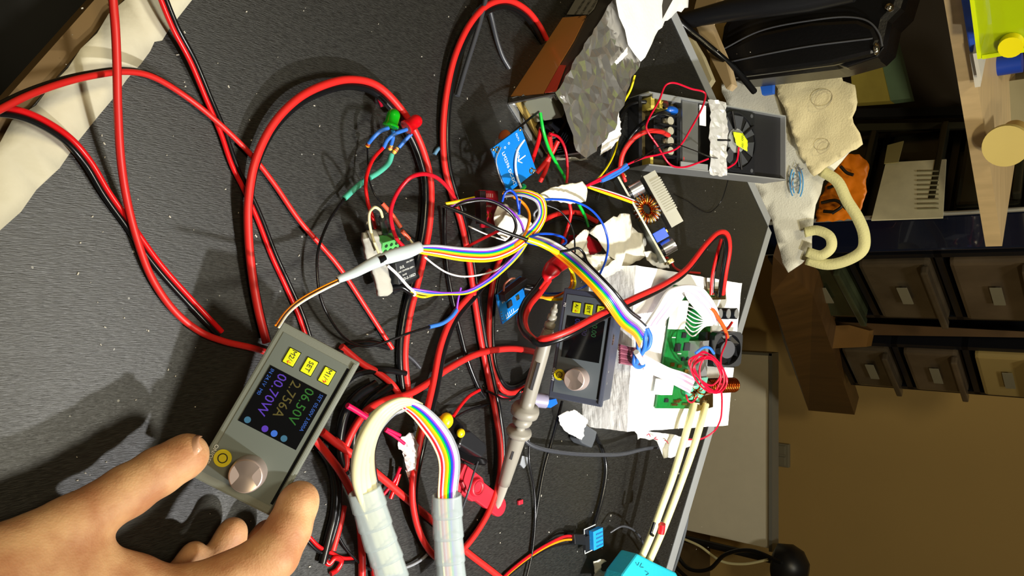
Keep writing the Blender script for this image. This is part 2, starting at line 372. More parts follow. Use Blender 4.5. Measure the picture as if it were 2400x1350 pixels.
# ================================================================ beyond the desk
# white panel standing on the floor
def yplane(pts, Y): return [V(a, b, Y) for a, b in pts]
pan = thing('leaning_board', 'white flat panel with grey rim standing against the ochre wall behind the desk', 'panel', Vector((.4, 2.2, 0)))
pq = yplane([(1812, 832), (1812, 1288)], 2.22); zt = pq[0].z; xl = pq[0].x; xr = pq[1].x
obj('sheet', MB().box(((xl + xr) / 2, 2.23, zt / 2), (xr - xl, .02, zt - .012), ch=.002), mat('matt_white_panel', '#f2ecd8', .5), pan)
obj('rim', MB().box(((xl + xr) / 2, 2.235, zt - .004), (xr - xl + .01, .05, .010)), mat('grey_rim', '#80807a', .4), pan)
obj('rim', MB().box((xl - .002, 2.235, zt / 2), (.008, .05, zt)), MATS['grey_rim'], pan)
o_ = V(1835, 1065, 2.47); so = thing('wall_socket', 'grey double socket on the wall above the white panel', 'socket', o_)
obj('plate', MB().box((o_.x, 2.462, o_.z), (.075, .016, .05), ch=.003), mat('socket_plastic', '#7f7a68', .4), so)
for dx in (-.018, .018): obj('insert', MB().box((o_.x + dx, 2.452, o_.z), (.028, .006, .03), ch=.002), MATS['socket_plastic'], so)
# plug lead dangling
for i, (lb, pts, r, m_) in enumerate([('thin black lead curling along the floor right of the white panel', [(1560, 1250), (1610, 1330), (1660, 1335), (1700, 1300), (1760, 1290), (1830, 1318)], .006, BLK),
        ('pale lead looping low across the dark floor right of the white panel', [(1600, 1262), (1640, 1280), (1690, 1315), (1740, 1322), (1800, 1312)], .004, WIRE['cream']),
        ('black lead hanging lowest at the right below the panel', [(1560, 1300), (1600, 1345), (1650, 1380), (1700, 1400)], .006, BLK)]):
    tag(obj('floor_lead', MB().tube(cr([V(a, b, 2.12 + i * .03) for a, b in pts]), r), m_), lb, 'cable')
bs = V(1852, 1328, 2.18); t = thing('floor_lamp_base', 'round black object with a stem at the foot of the ochre wall', 'lamp', bs)
obj('disc', MB().lathe([(-.05, .03), (-.04, .055), (0, .062), (.03, .05), (.05, .02)], bs, (0.1, .2, 1)), BPLAS, t)
obj('stem', MB().cyl(bs + Vector((0, .02, -.04)), Vector((bs.x + .0, bs.y + .03, 0)), .011), BPLAS, t)

# ---- storage rack: beam, block, two drawer stacks
def rel(px, py, z): return PF(px, py, D + z)
ZC = lambda z: CAM.z + z
DBOX = mat('smoked_clear_drawer', '#4a4136', .25, var=.45, vscale=14, spec=.6)
DFR = mat('navy_black_frame', '#0b0d14', .35)
LAB = mat('paper_label', '#6c6858', .7)
def drawer_stack(name, label, A, B, zs, back, items, gap=.012, lab=True, fr=DFR):
    """front plane from ground point A to B (xy), zs = list of separators bottom to top, drawers between"""
    A = Vector((A[0], A[1], 0)); B = Vector((B[0], B[1], 0)); d = (B - A); L_ = d.length; d.normalize(); n = Vector((-d.y, d.x, 0)); n = n if n.y > 0 else -n
    t = thing(name, label, 'drawer organiser', Vector((A.x, A.y, zs[0])))
    z0, z1 = zs[0], zs[-1]; up = Vector((0, 0, 1))
    M = Matrix(((d.x, n.x, 0, A.x), (d.y, n.y, 0, A.y), (0, 0, 1, 0), (0, 0, 0, 1)))
    def bx(cx_, cy_, cz_, sx, sy, sz, ch=0): return MB().add([M @ v for v in MB().box((cx_, cy_, cz_), (sx, sy, sz), ch=ch).v], MB().box((cx_, cy_, cz_), (sx, sy, sz), ch=ch).f)
    f = bx(L_ / 2, back - .005, (z0 + z1) / 2, L_, .01, z1 - z0); 
    for x_ in (.006, L_ - .006): g = bx(x_, back / 2, (z0 + z1) / 2, .012, back, z1 - z0); f.add(g.v, g.f)
    for z_ in zs: g = bx(L_ / 2, back / 2, z_, L_, back, .012); f.add(g.v, g.f)
    obj('frame', f, fr, t)
    for i in range(len(zs) - 1):
        h = zs[i + 1] - zs[i]; zc = (zs[i] + zs[i + 1]) / 2
        m_ = items[i % len(items)] if items else DBOX
        dr_ = obj('drawer', bx(L_ / 2, back * .45 - .01, zc, L_ - .034, back * .9, h - .03, ch=.008), m_, t)
        obj('lip', bx(L_ / 2, -.022, zc + h * .36, L_ - .034, .018, .012, ch=.003), m_, dr_)
        if lab: obj('label_strip', bx(L_ * .5, -.0165, zc + .002, .06, .002, .018), LAB, dr_)
    return t, M
c15 = V(1985, 600, 1.50)
zs2 = [c15.z - .145, c15.z, c15.z + .150, c15.z + .300]
A2 = (c15.x, c15.y); e2 = V(2060, 745, 1.71); B2 = (e2.x, e2.y)
drawer_stack('drawer_organiser', 'dark clear-fronted drawer organiser right of the orange bag, upper run', A2, B2, zs2, .22, [mat('smoked_drawer_green', '#39402f', .25, var=.5, vscale=12), DBOX, mat('smoked_drawer_brown', '#564a3d', .25, var=.45, vscale=10)])
d2 = Vector((B2[0] - A2[0], B2[1] - A2[1], 0)).normalized()
q1 = V(2094, 806, 1.80); L2 = Vector((q1.x, q1.y, 0)); M2_ = V(2140, 915, 1.80)
r2 = PF(2136, 913, q1.z); hh = PF(2260, 815, 0).z
za = q1.z; zb = V(2260, 815, 1.80).z
drawer_stack('drawer_organiser', 'dark clear-fronted drawer organiser furthest back, below the wooden bar', (q1.x, q1.y), (r2.x, r2.y), [za - (zb - za) * .95, za, zb, zb + (zb - za)], .2, [DBOX, MATS['smoked_drawer_brown'], mat('ochre_drawer', '#8c7a4e', .4)])
# unit 1, left of corner
a1 = V(2035, 518, 1.50); a0 = PF(2082, 312, a1.z)
z3 = V(2213, 513, 1.50).z
drawer_stack('drawer_organiser', 'dark organiser above the tote bag with papers in its drawer', (a0.x, a0.y), (a1.x, a1.y), [a1.z - (z3 - a1.z), a1.z, z3, z3 + (z3 - a1.z)], .2, [mat('smoked_drawer_dark', '#2b2a22', .25, var=.4, vscale=10)], lab=False)
# blue-black post between the two
ps = V(2010, 548, 1.49); pt = V(2420, 548, 1.49)
t = thing('rack_post', 'navy metal rack post with a light streak between the organisers', 'post', Vector((ps.x, 1.5, 0)))
obj('post', MB().box((ps.x + .005, 1.50, .70), (.06, .04, 1.4), ch=.004), mat('navy_gloss', '#0a1024', .2, coat=.6), t)
obj('rail', MB().cyl((ps.x - .027, 1.474, .35), (ps.x - .027, 1.474, 1.35), .004), STEEL, t)  # thin steel rod standing in for the highlight streak on the post
# papers in unit 1
dirp = Vector((a1.x - a0.x, a1.y - a0.y, 0)).normalized(); npn = Vector((dirp.y, -dirp.x, 0)); npn = npn if npn.y < 0 else -npn
def onface(px, py, off=.03):
    """hit the plane of the left organiser's fronts"""
    d = ray(px, py); p0 = Vector((a0.x, a0.y, 0)) + npn * off; t_ = (p0 - CAM).dot(npn) / d.dot(npn); return CAM + d * t_
PAP = mat('printed_paper', '#f0ebcc', .7, var=.15, vscale=40)
t = thing('printed_sheet', 'pale printed sheet standing in front of the organiser above the orange bag', 'paper', onface(2060, 440))
obj('paper', slab([onface(a, b) for a, b in [(2075, 385), (2095, 380), (2218, 373), (2210, 510), (2042, 516)]], .002), PAP, t)
for i in range(9):
    y = 400 + i * 11; obj('printed_line', slab([onface(a, b, .0315) for a, b in [(2150, y), (2200, y - 1), (2200, y + 2), (2150, y + 3)]], .0005), mat('faint_ink', '#a39f80', .7), t)
tag(obj('folded_paper', slab([onface(a, b, .034) for a, b in [(2080, 340), (2118, 330), (2105, 380), (2072, 383)]], .002), mat('cream_paper', '#a89f6e', .7)), 'small folded cream paper above the pale printed sheet', 'paper')
# boxes in the left of the rack
t = thing('cardboard_folder', 'yellow folder standing in the dark rack above the black bag', 'folder', V(2030, 180, 1.5))
obj('cover', slab(yplane([(2000, 242), (1992, 150), (2058, 115), (2086, 236)], 1.5), .03), mat('dull_yellow_card', '#b7a94e', .6, var=.3, vscale=15), t)
obj('edge', slab(yplane([(2058, 115), (2080, 70), (2098, 90), (2134, 230), (2086, 236)], 1.505), .03), mat('teal_card', '#6d8c74', .6, var=.3, vscale=15), t)
t = thing('cupboard', 'dark brown cupboard filling the rack behind the yellow folder', 'cupboard', V(2150, 180, 1.62))
obj('carcass', MB().prism(yplane([(1960, -150), (2500, -150), (2500, 330), (1960, 330)], 1.66), (0, .25, 0)), DARK, t)
obj('rail', slab(yplane([(2000, 255), (2300, 248), (2300, 268), (2005, 275)], 1.60), .03), BPLAS, t)
obj('rail', slab(yplane([(2010, 290), (2300, 285), (2300, 300), (2010, 306)], 1.60), .02), mat('dim_olive', '#2a2816', .5), t)
t = thing('dim_boards', 'dark shelving side behind the tan sheets and drawers', 'shelving', V(2200, 520, 2.1))
obj('board', MB().prism(yplane([(1840, 300), (2700, 300), (2700, 560), (1840, 560)], 2.05), (0, .2, 0)), DARK, t)
# beam, bar, block
def bar3(name, label, cat, pts, Ys, m, th):
    q = [V(p[0], p[1], y) for p, y in zip(pts, Ys)]; o = obj(name, slab(q, th), m); return tag(o, label, cat)
bar3('wooden_beam', 'dark brown wooden beam slanting down behind the white tote', 'beam', [(1812, 600), (1850, 640), (1905, 690), (2003, 972), (1895, 962), (1836, 800), (1806, 690)], [1.40, 1.42, 1.5, 2.15, 2.15, 1.8, 1.45], WOODD, .05)
bar3('wooden_bar', 'narrow wooden bar between the upper and lower drawer organisers', 'bar', [(1900, 752), (2040, 758), (2450, 780), (2450, 792), (2030, 785), (1905, 780)], [1.78] * 6, WOODD, .03)
bar3('wooden_block', 'short tan wooden block at the left end of the wooden bar', 'block', [(1910, 765), (1990, 762), (2038, 775), (2030, 813), (1922, 818), (1905, 790)], [1.75] * 6, mat('tan_wood', '#6c4c20', .5, var=.2, vscale=15), .04)

# ---- upper shelf
sA = V(2207, -30, 1.03); sz = sA.z; sB = PF(2310, 578, sz)
sd = (sB - sA).normalized(); sn = Vector((-sd.y, sd.x, 0)); sn = sn if sn.y > 0 else -sn
t = thing('wooden_shelf', 'pale wooden shelf board crossing above the drawer organisers', 'shelf', sA)
TK = .021
sA2 = sA - sd * .3
obj('board', MB().prism([sA2, sB, sB + sn * .30, sA2 + sn * .30], (0, 0, TK)), WOODP, t)
obj('bracket', MB().cyl(sA2 + sn * .25, sA2 + sn * .25 + Vector((0, 0, -sA2.z)), .02), BPLAS, t)
STOP = sz + TK
def son(px, py): return PF(px, py, STOP)       # point on top of the shelf
def box_on(px0, py0, px1, py1, h, depth, z=None):
    a = PF(px0, py0, STOP if z is None else z); b = PF(px1, py1, STOP if z is None else z); d = (b - a).normalized(); n = Vector((-d.y, d.x, 0)); n = n if n.y > 0 else -n
    return MB().prism([a, b, b + n * depth, a + n * depth], (0, 0, h))
tag(obj('blue_binder', box_on(2248, -25, 2272, 124, .018, .12), mat('blue_card', '#2a55c8', .45), bevel=.002), 'blue binder lying along the wooden shelf under the yellow-green box', 'binder')
pz = MB(); g = box_on(2272, 126, 2285, 205, .006, .10); pz.add(g.v, g.f); tag(obj('paper_pack', g, mat('white_paper', '#d5d2cc', .7)), 'white paper stack on the wooden shelf beside the blue binder', 'paper')
g = box_on(2280, 126, 2292, 190, .004, .09, STOP + .0065); tag(obj('paper_pack', g, MATS['white_paper']), 'smaller white paper pack on top of the stack beside the blue binder', 'paper')
LIME = mat('lime_translucent', '#c8e010', .2, alpha=.55, spec=.5); LIME2 = mat('lime_edge', '#d4e808', .3)
t = thing('lime_box', 'translucent lime-green plastic box with green inside on the wooden shelf', 'box', PF(2290, 100, STOP + .018))
zb_ = STOP + .0185
a = PF(2268, -40, zb_); b = PF(2291, 138, zb_); d = (b - a).normalized(); n = Vector((-d.y, d.x, 0)); n = n if n.y > 0 else -n
def lb(u0, u1, v0, v1, z0, z1): # u along front, v depth, z height
    return MB().prism([a + d * u0 + n * v0 + Vector((0, 0, z0)), a + d * u1 + n * v0 + Vector((0, 0, z0)), a + d * u1 + n * v1 + Vector((0, 0, z0)), a + d * u0 + n * v1 + Vector((0, 0, z0))], (0, 0, z1 - z0))
Lf = (b - a).length
obj('front', lb(0, Lf, 0, .002, 0, .075), LIME, t, bevel=.0008)
obj('rim', lb(0, Lf, -.001, .003, .0, .004), LIME2, t)
obj('rim', lb(Lf - .004, Lf + .001, -.001, .003, .0045, .075), LIME2, t)
obj('side', lb(Lf - .002, Lf, .0025, .08, 0, .075), LIME, t)
obj('base', lb(0, Lf - .0025, .0025, .08, 0, .002), LIME, t)
obj('inner_card', lb(.01, Lf - .012, .012, .016, .016, .12), mat('green_card', '#0e8a4a', .4), t)
obj('compartment', lb(Lf * .35, Lf * .72, .004, .011, .028, .06), mat('lime_solid', '#8cc81c', .35), t, bevel=.003)
obj('knob', MB().cyl(a + d * (Lf * .86) + n * (-.001) + Vector((0, 0, .034)), a + d * (Lf * .86) + n * (-.012) + Vector((0, 0, .034)), .012), mat('bright_yellow', '#f2e60a', .35), t)
cpb = PF(2338, 155, STOP)
tag(obj('small_pot', MB().cyl(cpb, cpb + Vector((0, 0, .03)), .014, .014, 24), mat('deep_blue_plastic', '#1440b8', .35)), 'small blue cylindrical cap standing on the shelf beyond the lime box', 'cap')
sp = V(2357, 343, 1.16); t = thing('cork_disc', 'round cream disc end of a roll lying on the wooden shelf', 'roll', sp)
ax = Vector((-.35, .92, 0)).normalized()
sp.z = STOP + .027
obj('disc', MB().cyl(sp, sp + ax * .012, .0265, n=32), mat('cream_cork', '#d8c47a', .6), t)
obj('core', MB().cyl(sp + ax * .0125, sp + ax * .09, .016, n=24), mat('tan_core', '#b89a58', .6), t)
bx_ = box_on(2365, 190, 2372, 330, .08, .1); tag(obj('clear_box', bx_, mat('smoky_plastic_box', '#8f8a72', .2)), 'smoky grey plastic box at the back of the shelf behind the cream disc', 'box')

# ---- black padded bag and strap
Yb = 1.06
BAGM = mat('black_leatherette', '#0b0b0d', .32, bump=.25, bscale=220)
t = thing('black_bag', 'black padded bag with grey piping hanging behind the desk edge', 'bag', V(1850, 100, Yb))
obj('body', slab(yplane([(1682, 112), (1690, 60), (1720, 10), (1760, -60), (2140, -60), (2115, 20), (2085, 50), (2072, 110), (2050, 132), (1960, 158), (1712, 188), (1690, 160)], Yb), .07), BAGM, t, bevel=.012)
obj('front_pocket', slab(yplane([(1690, 118), (1780, 75), (1900, 50), (2010, 44), (2048, 60), (2062, 92), (2050, 126), (1950, 150), (1718, 180), (1700, 160)], Yb - .018), .017), BAGM, t, bevel=.006)
PIP = mat('grey_piping', '#4a4c52', .4)
obj('piping', MB().tube(cr(yplane([(1706, 146), (1800, 126), (1900, 108), (2045, 90)], Yb - .019)), .0012), PIP, t)
obj('piping', MB().tube(cr(yplane([(1690, 118), (1780, 73), (1900, 48), (1990, 40), (2035, 50), (2060, 78), (2068, 108)], Yb - .017)), .0012), PIP, t)
obj('zip_pull', MB().ball(V(2054, 114, Yb - .024), .005, (1.6, 1, .8)), CHROME, t)
obj('rivet', MB().ball(V(2084, 18, Yb - .004), .006), CHROME, t)
obj('flap', slab(yplane([(1960, 150), (2050, 128), (2072, 108), (2056, 134), (1985, 158)], Yb - .006), .02), BAGM, t, bevel=.004)
tag(obj('metal_arm', MB().tube(yplane([(1560, 62), (1640, 40), (1720, 22), (1900, -2), (2000, -25)], Yb - .09), [.012, .012, .015, .015, .015], 14), BPLAS), 'black tubular arm running in front of the black bag', 'arm')
tag(obj('hanging_cord', MB().tube(cr([V(1585, 45, .93), V(1620, 75, .95), V(1680, 125, .98), V(1730, 170, 1.02), V(1768, 215, 1.06)]), .0045), BLK), 'thick black cord hanging down from the black bag behind the desk', 'cord')
bar3('pale_board', 'pale wooden board edge rising behind the grey desk edge', 'board', [(1622, 40), (1640, -30), (1690, -30), (1660, 50), (1702, 150), (1714, 196), (1702, 208), (1648, 100)], [.99] * 8, WOODP, .02)
bar3('white_tray', 'cream tray edge showing between desk edge and pale board', 'tray', [(1606, 82), (1622, 92), (1645, 130), (1668, 186), (1655, 206), (1630, 150)], [.935] * 6, mat('cream_tray', '#d8cfae', .5), .012)
# ---- totes
TOTE = mat('white_tote_cotton', '#f0f0e4', .85, bump=.6, bscale=420, var=.08, vscale=8); TOTC = mat('cream_tote_cotton', '#ece0b4', .85, bump=.6, bscale=420, var=.1, vscale=9)
cv = lambda Y: (lambda p: V(p[0], p[1], Y + (p[2] if len(p) > 2 else 0)))
t = thing('white_tote', 'white cotton tote bag with blue arc logo hanging behind the desk corner', 'tote bag', V(1850, 400, 1.22))
crumple([(1690, 195), (1770, 178), (1860, 200), (1960, 250), (2022, 335), (1990, 358), (1955, 400), (1930, 425), (1912, 480), (1905, 535), (1903, 590), (1880, 617), (1848, 639), (1815, 540), (1770, 440), (1715, 320)], .0018, 5, TOTE, name='bag_body', parent=t, thick=.002, conv=cv(1.22), fold=.7)
Hd = mat('tote_handle_webbing', '#ddd9a0', .8, bump=.5, bscale=400)
def band(pts, wd, conv, th=.0015):
    A_ = cr([conv(p) for p in pts], 6); mb = MB(); vs = []
    for i, p in enumerate(A_):
        d_ = (A_[min(i + 1, len(A_) - 1)] - A_[max(i - 1, 0)]).normalized(); s_ = d_.cross((CAM - p).normalized()).normalized() * wd / 2; vs += [p - s_, p + s_]
    mb.add(vs, [(2 * i, 2 * i + 2, 2 * i + 3, 2 * i + 1) for i in range(len(A_) - 1)], True); return mb
obj('handle', band([(1925, 400), (1962, 425), (1985, 470), (2010, 510), (2025, 550), (2022, 585), (1990, 608), (1940, 620), (1890, 608)], .0165, cv(1.205)), Hd, t, solid=.002)
obj('handle', band([(1885, 545), (1915, 540), (1945, 555), (1948, 580), (1925, 598), (1890, 590)], .015, cv(1.20)), Hd, t, solid=.002)
BLG = mat('sky_blue_print', '#4a9ad8', .7)
c_ = (1866, 428)
for s_, R_ in ((1, 26), (1, 34), (-1, 24), (-1, 32)):
    arc = [V(c_[0] + s_ * (R_ - 14) * math.cos(a_) * .8 , c_[1] + (R_ + 6) * math.sin(a_) , 1.208) for a_ in [math.radians(x) for x in range(-55, 56, 10)]]
    obj('logo_arc', MB().tube(cr(arc, 3), .0011, 6), BLG, t)
obj('logo_ring', MB().ring(V(1866, 428, 1.207), .008, .0011, (0, -1, .5), sx=.8), mat('grey_print', '#8c8f98', .7), t)
text(t, 'ix', V(1874, 396, 1.206), .018, MATS['grey_print'], (.4, -.1, .9), (-1, 0, .3), world=True)
t = thing('cream_tote', 'cream folded cotton bag draped over the white tote', 'tote bag', V(1920, 280, 1.19))
crumple([(1812, 186), (1880, 172), (1950, 152), (1970, 162), (1976, 190), (2004, 200), (2010, 240), (1998, 275), (2008, 300), (2022, 338), (1990, 356), (1950, 385), (1908, 414), (1878, 370), (1850, 290)], .0018, 8, TOTC, name='bag_body', parent=t, thick=.002, conv=cv(1.185), fold=.7)
for cc_, ss in (((1930, 235), 20), ((1930, 345), 14)):
    obj('faint_print', MB().ring(V(cc_[0], cc_[1], 1.176), ss * .00075, .0005, (0, -1, .5), sx=.7), mat('faint_brown_print', '#b5a888', .8), t)
tag(obj('blue_cloth', slab(yplane([(1776, 172), (1812, 170), (1810, 218), (1786, 222)], 1.13), .01), mat('blue_fabric', '#1e62d0', .7)), 'bright blue strip of cloth between the black bag and the white tote', 'cloth')
# ---- orange bag with black print
ORG = mat('orange_plastic_bag', '#d8750e', .4, bump=.3, bscale=60, var=.2, vscale=14)
t = thing('orange_bag', 'orange plastic bag with black print behind the white tote handle', 'bag', V(1980, 440, 1.40))
crumple([(1985, 360), (2015, 362), (2037, 385), (2030, 420), (2032, 450), (2020, 485), (2005, 512), (1960, 518), (1912, 520), (1920, 470), (1940, 430), (1960, 395)], .003, 12, ORG, name='bag_body', parent=t, thick=.002, conv=cv(1.36))
for pts in ([(1940, 440), (1965, 435), (1975, 460)], [(1925, 475), (1960, 470), (1985, 490)], [(1950, 500), (1975, 480), (1965, 445)], [(1970, 390), (1985, 405), (2000, 410)], [(1930, 495), (1955, 497)]):
    obj('black_print', MB().tube(cr([V(a, b, 1.345) for a, b in pts]), .003, 6), mat('black_ink', '#151008', .5), t)
# ================================================================ bench power meters
def local(Mt): return lambda x, y, z=0: Mt @ Vector((x / 1000., y / 1000., z / 1000.))
def bxl(c, d, ch=0): return MB().box([v / 1000. for v in c], [v / 1000. for v in d], ch=ch / 1000.)
BTXT = mat('button_print', '#1c1c14', .5); WTXT = mat('white_print', '#e4e6e2', .5); REDP = mat('red_arrow_print', '#d8201c', .5)
def meter(label, Mt, U, W_, body, top_btn, mid, low, arrows, lit, caseM, faceM, lay):
    t = thing('power_module', label, 'power module', Mt)
    bez = bxl((U / 2, W_ / 2, -1.5), (U, W_, 5), 1.2); obj('bezel', bez, caseM, t, local=True)
    obj('body', bxl((U / 2 + 1, W_ / 2, -4 - body / 2), (U - 8, W_ - 5, body), 1), caseM, t, local=True)
    obj('face_panel', bxl((U / 2, W_ / 2, 1.15), (U - 10, W_ - 7, .4)), faceM, t, local=True)
    obj('bezel_lip', bxl((U / 2, W_ - 2.3, 1.6), (U - 4, 1.6, 1.4), .4), caseM, t, local=True)
    obj('lip_shadow', bxl((U / 2, W_ - 4.2, 1.42), (U - 12, 1.5, .2)), GLASSB, t, local=True)  # dark strip laid on the face as the shadow of the lip
    sx0, sx1, sy0, sy1 = lay[0], lay[1], 6.4, W_ - 7.2
    s = obj('screen', bxl(((sx0 + sx1) / 2, (sy0 + sy1) / 2, 1.5), (sx1 - sx0, sy1 - sy0, .4)), GLASSB, t, local=True)
    def em(nm, c, e=lit): return mat(nm, '#0a0a0c', .3, emis=c, es=e)
    h = sy1 - sy0; x0 = sx0 + 1.2
    if lit > 0:
        rows = [(.92, 'SET 05.00V 3.000A', 2.9, em('display_blue', '#3360b4')), (.72, '06.50V', 7.6, em('display_green', '#23681f')), (.48, '2.756A', 7.6, em('display_olive', '#5a5020')), (.24, '00.70W', 7.6, em('display_purple', '#5634a8')), (.06, 'IN 24.1V  M0', 2.9, MATS['display_blue'])]
        for fy, s_, sz_, m_ in rows: text(t, s_, (x0 / 1000, (sy0 + h * fy) / 1000, .00172), sz_ / 1000, m_, align='LEFT', name='display_digits')
        for k, (fy, m_) in enumerate([(.12, mat('display_teal', '#0a0a0c', .3, emis='#3a6a80', es=lit)), (.42, MATS['display_purple']), (.58, em('display_sky', '#3a6cc8')), (.75, MATS['display_teal'])]):
            obj('display_icon', MB().cyl(((sx1 - 2.6) / 1000, (sy0 + h * fy) / 1000, .00172), ((sx1 - 2.6) / 1000, (sy0 + h * fy) / 1000, .0018), .0018), m_, s, local=True)
    else:
        for fy, c_ in ((.75, '#1f4a2a'), (.5, '#2a2440'), (.28, '#2a2a60')):
            text(t, '00.00', (x0 / 1000, (sy0 + h * fy) / 1000, .00172), .006, mat('dim_' + c_[1:], c_, .4), align='LEFT', name='display_digits')
    for (yy, tx) in ((W_ * .29, low), (W_ * .515, mid), (W_ * .74, top_btn)):
        b = obj('button', bxl((15, yy, 1.6), (8.6, 6.4, 1.1), .4), YEL, t, local=True)
        obj('button_surround', bxl((15, yy, 1.38), (9.3, 7.1, .15)), GLASSB, t, local=True)
        text(t, tx[:-1] if tx[-1] in '↑↓' else tx, (.0150 - (.0012 if tx[-1] in '↑↓' else 0), yy / 1000, .00225), .0039, BTXT)
        if tx[-1] in '↑↓': text(t, tx[-1], (.0180, yy / 1000, .00225), .0034, REDP, name='printed_arrow')
    px_, py_ = lay[2] - .5, lay[4]
    obj('power_button', MB().cyl((px_ / 1000, py_ / 1000, .001), (px_ / 1000, py_ / 1000, .0022), .0047, n=28), mat('amber_button', '#d8cc14', .4), t, local=True)
    obj('power_symbol', MB().ring((px_ / 1000, py_ / 1000, .0023), .0024, .0003), BTXT, t, local=True)
    text(t, 'ON/OFF', (lay[2] / 1000, .0034 if lay[4] > 8 else .0018, .0014), .0030, WTXT)
    kx, ky = lay[2], lay[3]
    kb = obj('knob', MB().lathe([(0, .0096), (.0115, .0090), (.013, .0086), (.0132, .008)], (kx / 1000, ky / 1000, .0013), (0, 0, 1), 40), mat('turned_aluminium', '#c4b2ac', .35, metal=.5), t, local=True)
    # radial brushing on the knob cap: shallow fan of facets
    vs = [(kx / 1000, ky / 1000, .0149)]; n = 48
    for i in range(n): a = 2 * math.pi * i / n; vs.append((kx / 1000 + .0082 * math.cos(a), ky / 1000 + .0082 * math.sin(a), .0147 + .0008 * math.sin(a * 2 + .8)))
    obj('knob_cap', MB().add(vs, [(0, 1 + i, 1 + (i + 1) % n) for i in range(n)], True), mat('spun_aluminium', '#e0ccc4', .28, metal=.9), kb, local=True)
    return t
case1 = mat('olive_grey_case', '#6e7268', .5, bump=.05, bscale=900); face1 = mat('olive_grey_face', '#5e655f', .5)
M1 = frame(C(663, 753, .427), C(663 + (652 - 847), 753 + (1184 - 853), .413), C(847, 853, .433))
meter('grey power module with lit screen held by the hand, buttons M1, SET and M2', M1, 95, 48.5, 20, 'M1/↑', 'SET', 'M2/↓', True, 1.0, case1, face1, (24, 58, 79.5, 25.5, 9.5))
M2 = frame(C(1323, 674, .640), C(1285, 932, .640), C(1446, 690, .624))
t2 = meter('dark blue-grey power module leaning on the white foam block, screen dark', M2, 92, 46, 34, 'V/↑', 'SET', 'A/↓', True, .0, mat('blue_grey_case', '#3c4150', .42, bump=.05, bscale=900), mat('blue_grey_face', '#565e64', .38), (22.5, 57, 72.5, 23.5, 7.2))
L2_ = local(M2)
obj('gold_sticker', MB().cyl((.037, .0434, -.013), (.037, .0442, -.013), .0046, n=28), BRASS, t2, local=True)
text(t2, 'M2', (.014, .0028, .0014), .0028, WTXT)
for dx in (64, 74): obj('side_slot', bxl((dx, 43.45, -16), (2, .3, 2)), GLASSB, t2, local=True)
text(t2, 'QC OK', (.037, .0443, -.013), .0026, BTXT, (1, 0, 0), (0, 0, -1))

# ================================================================ foam block with the converter board
FOAM = mat('white_foam', '#f2f4f4', .8, bump=.25, bscale=350)
F1 = 52
ft = [P(1490, 622, F1), P(1739, 664, F1), P(1706, 997, F1), P(1470, 1013, F1)]
# roughened block
bm = bmesh.new(); vv = [bm.verts.new(p) for p in ft] + [bm.verts.new(p - Vector((0, 0, F1 / 1000.))) for p in ft]
for f in ((0, 1, 2, 3), (7, 6, 5, 4), (0, 4, 5, 1), (1, 5, 6, 2), (2, 6, 7, 3), (3, 7, 4, 0)): bm.faces.new([vv[i] for i in f])
bmesh.ops.subdivide_edges(bm, edges=bm.edges[:], cuts=26, use_grid_fill=True)
for v in bm.verts:
    if v.co.z > D + .001: v.co += Vector(noise.noise_vector(v.co * 230)) * .0005 + Vector(noise.noise_vector(v.co * 60)) * .0006
bm.verts.index_update(); mb = MB().add([v.co.copy() for v in bm.verts], [[v.index for v in f.verts] for f in bm.faces], False); bm.free()
tag(obj('foam_block', mb, FOAM), 'white packing-foam block carrying the green converter board', 'foam block')

bt = thing('converter_board', 'green converter circuit board with fan and capacitors lying on the white foam', 'circuit board', P(1600, 820, F1))
Z0 = F1 + 4
obj('board', qp([(1584, 668), (1672, 686), (1650, 958), (1538, 957)], Z0, Z0 - 2), PCBG, bt)
SILK = mat('silkscreen_white', '#dfe6dc', .6)
def comp(nm, pts, z1, m, z0=Z0 - .2, **k): return obj(nm, qp(pts, z1, z0), m, bt, **k)
def rect(x0, y0, x1, y1, sk=-.16): return [(x0, y0), (x1, y0), (x1 + (y1 - y0) * sk, y1), (x0 + (y1 - y0) * sk, y1)]
comp('connector', rect(1594, 704, 1616, 772), Z0 + 9, WHITE, bevel=.0006)
comp('connector', rect(1556, 888, 1582, 926), Z0 + 9, WHITE, bevel=.0006)
for (x, y, w_, h_) in ((1585, 806, 12, 18), (1606, 804, 14, 18), (1601, 780, 9, 12), (1574, 850, 8, 9), (1590, 855, 9, 7), (1600, 838, 6, 8), (1580, 868, 7, 6), (1612, 838, 7, 6), (1606, 866, 8, 8), (1560, 935, 8, 8), (1580, 938, 14, 6), (1575, 946, 14, 5), (1600, 945, 14, 5), (1590, 936, 8, 4)):
    comp('chip', rect(x, y, x + w_, y + h_), Z0 + 1.6, mat('chip_epoxy', '#24272c', .4) if w_ > 9 and h_ > 9 else (BRASS if (x + y) % 3 == 0 else (SOLDER if (x + y) % 3 == 1 else MATS.get('chip_epoxy', BPLAS))))
for i in range(6): comp('pin_pad', rect(1585 - i * 2, 706 + i * 11, 1591 - i * 2, 712 + i * 11), Z0 + .5, SOLDER)
for (x, y) in ((1575, 790), (1588, 828), (1596, 875)): comp('silk_mark', rect(x, y, x + 9, y + 2), Z0 + .15, SILK)
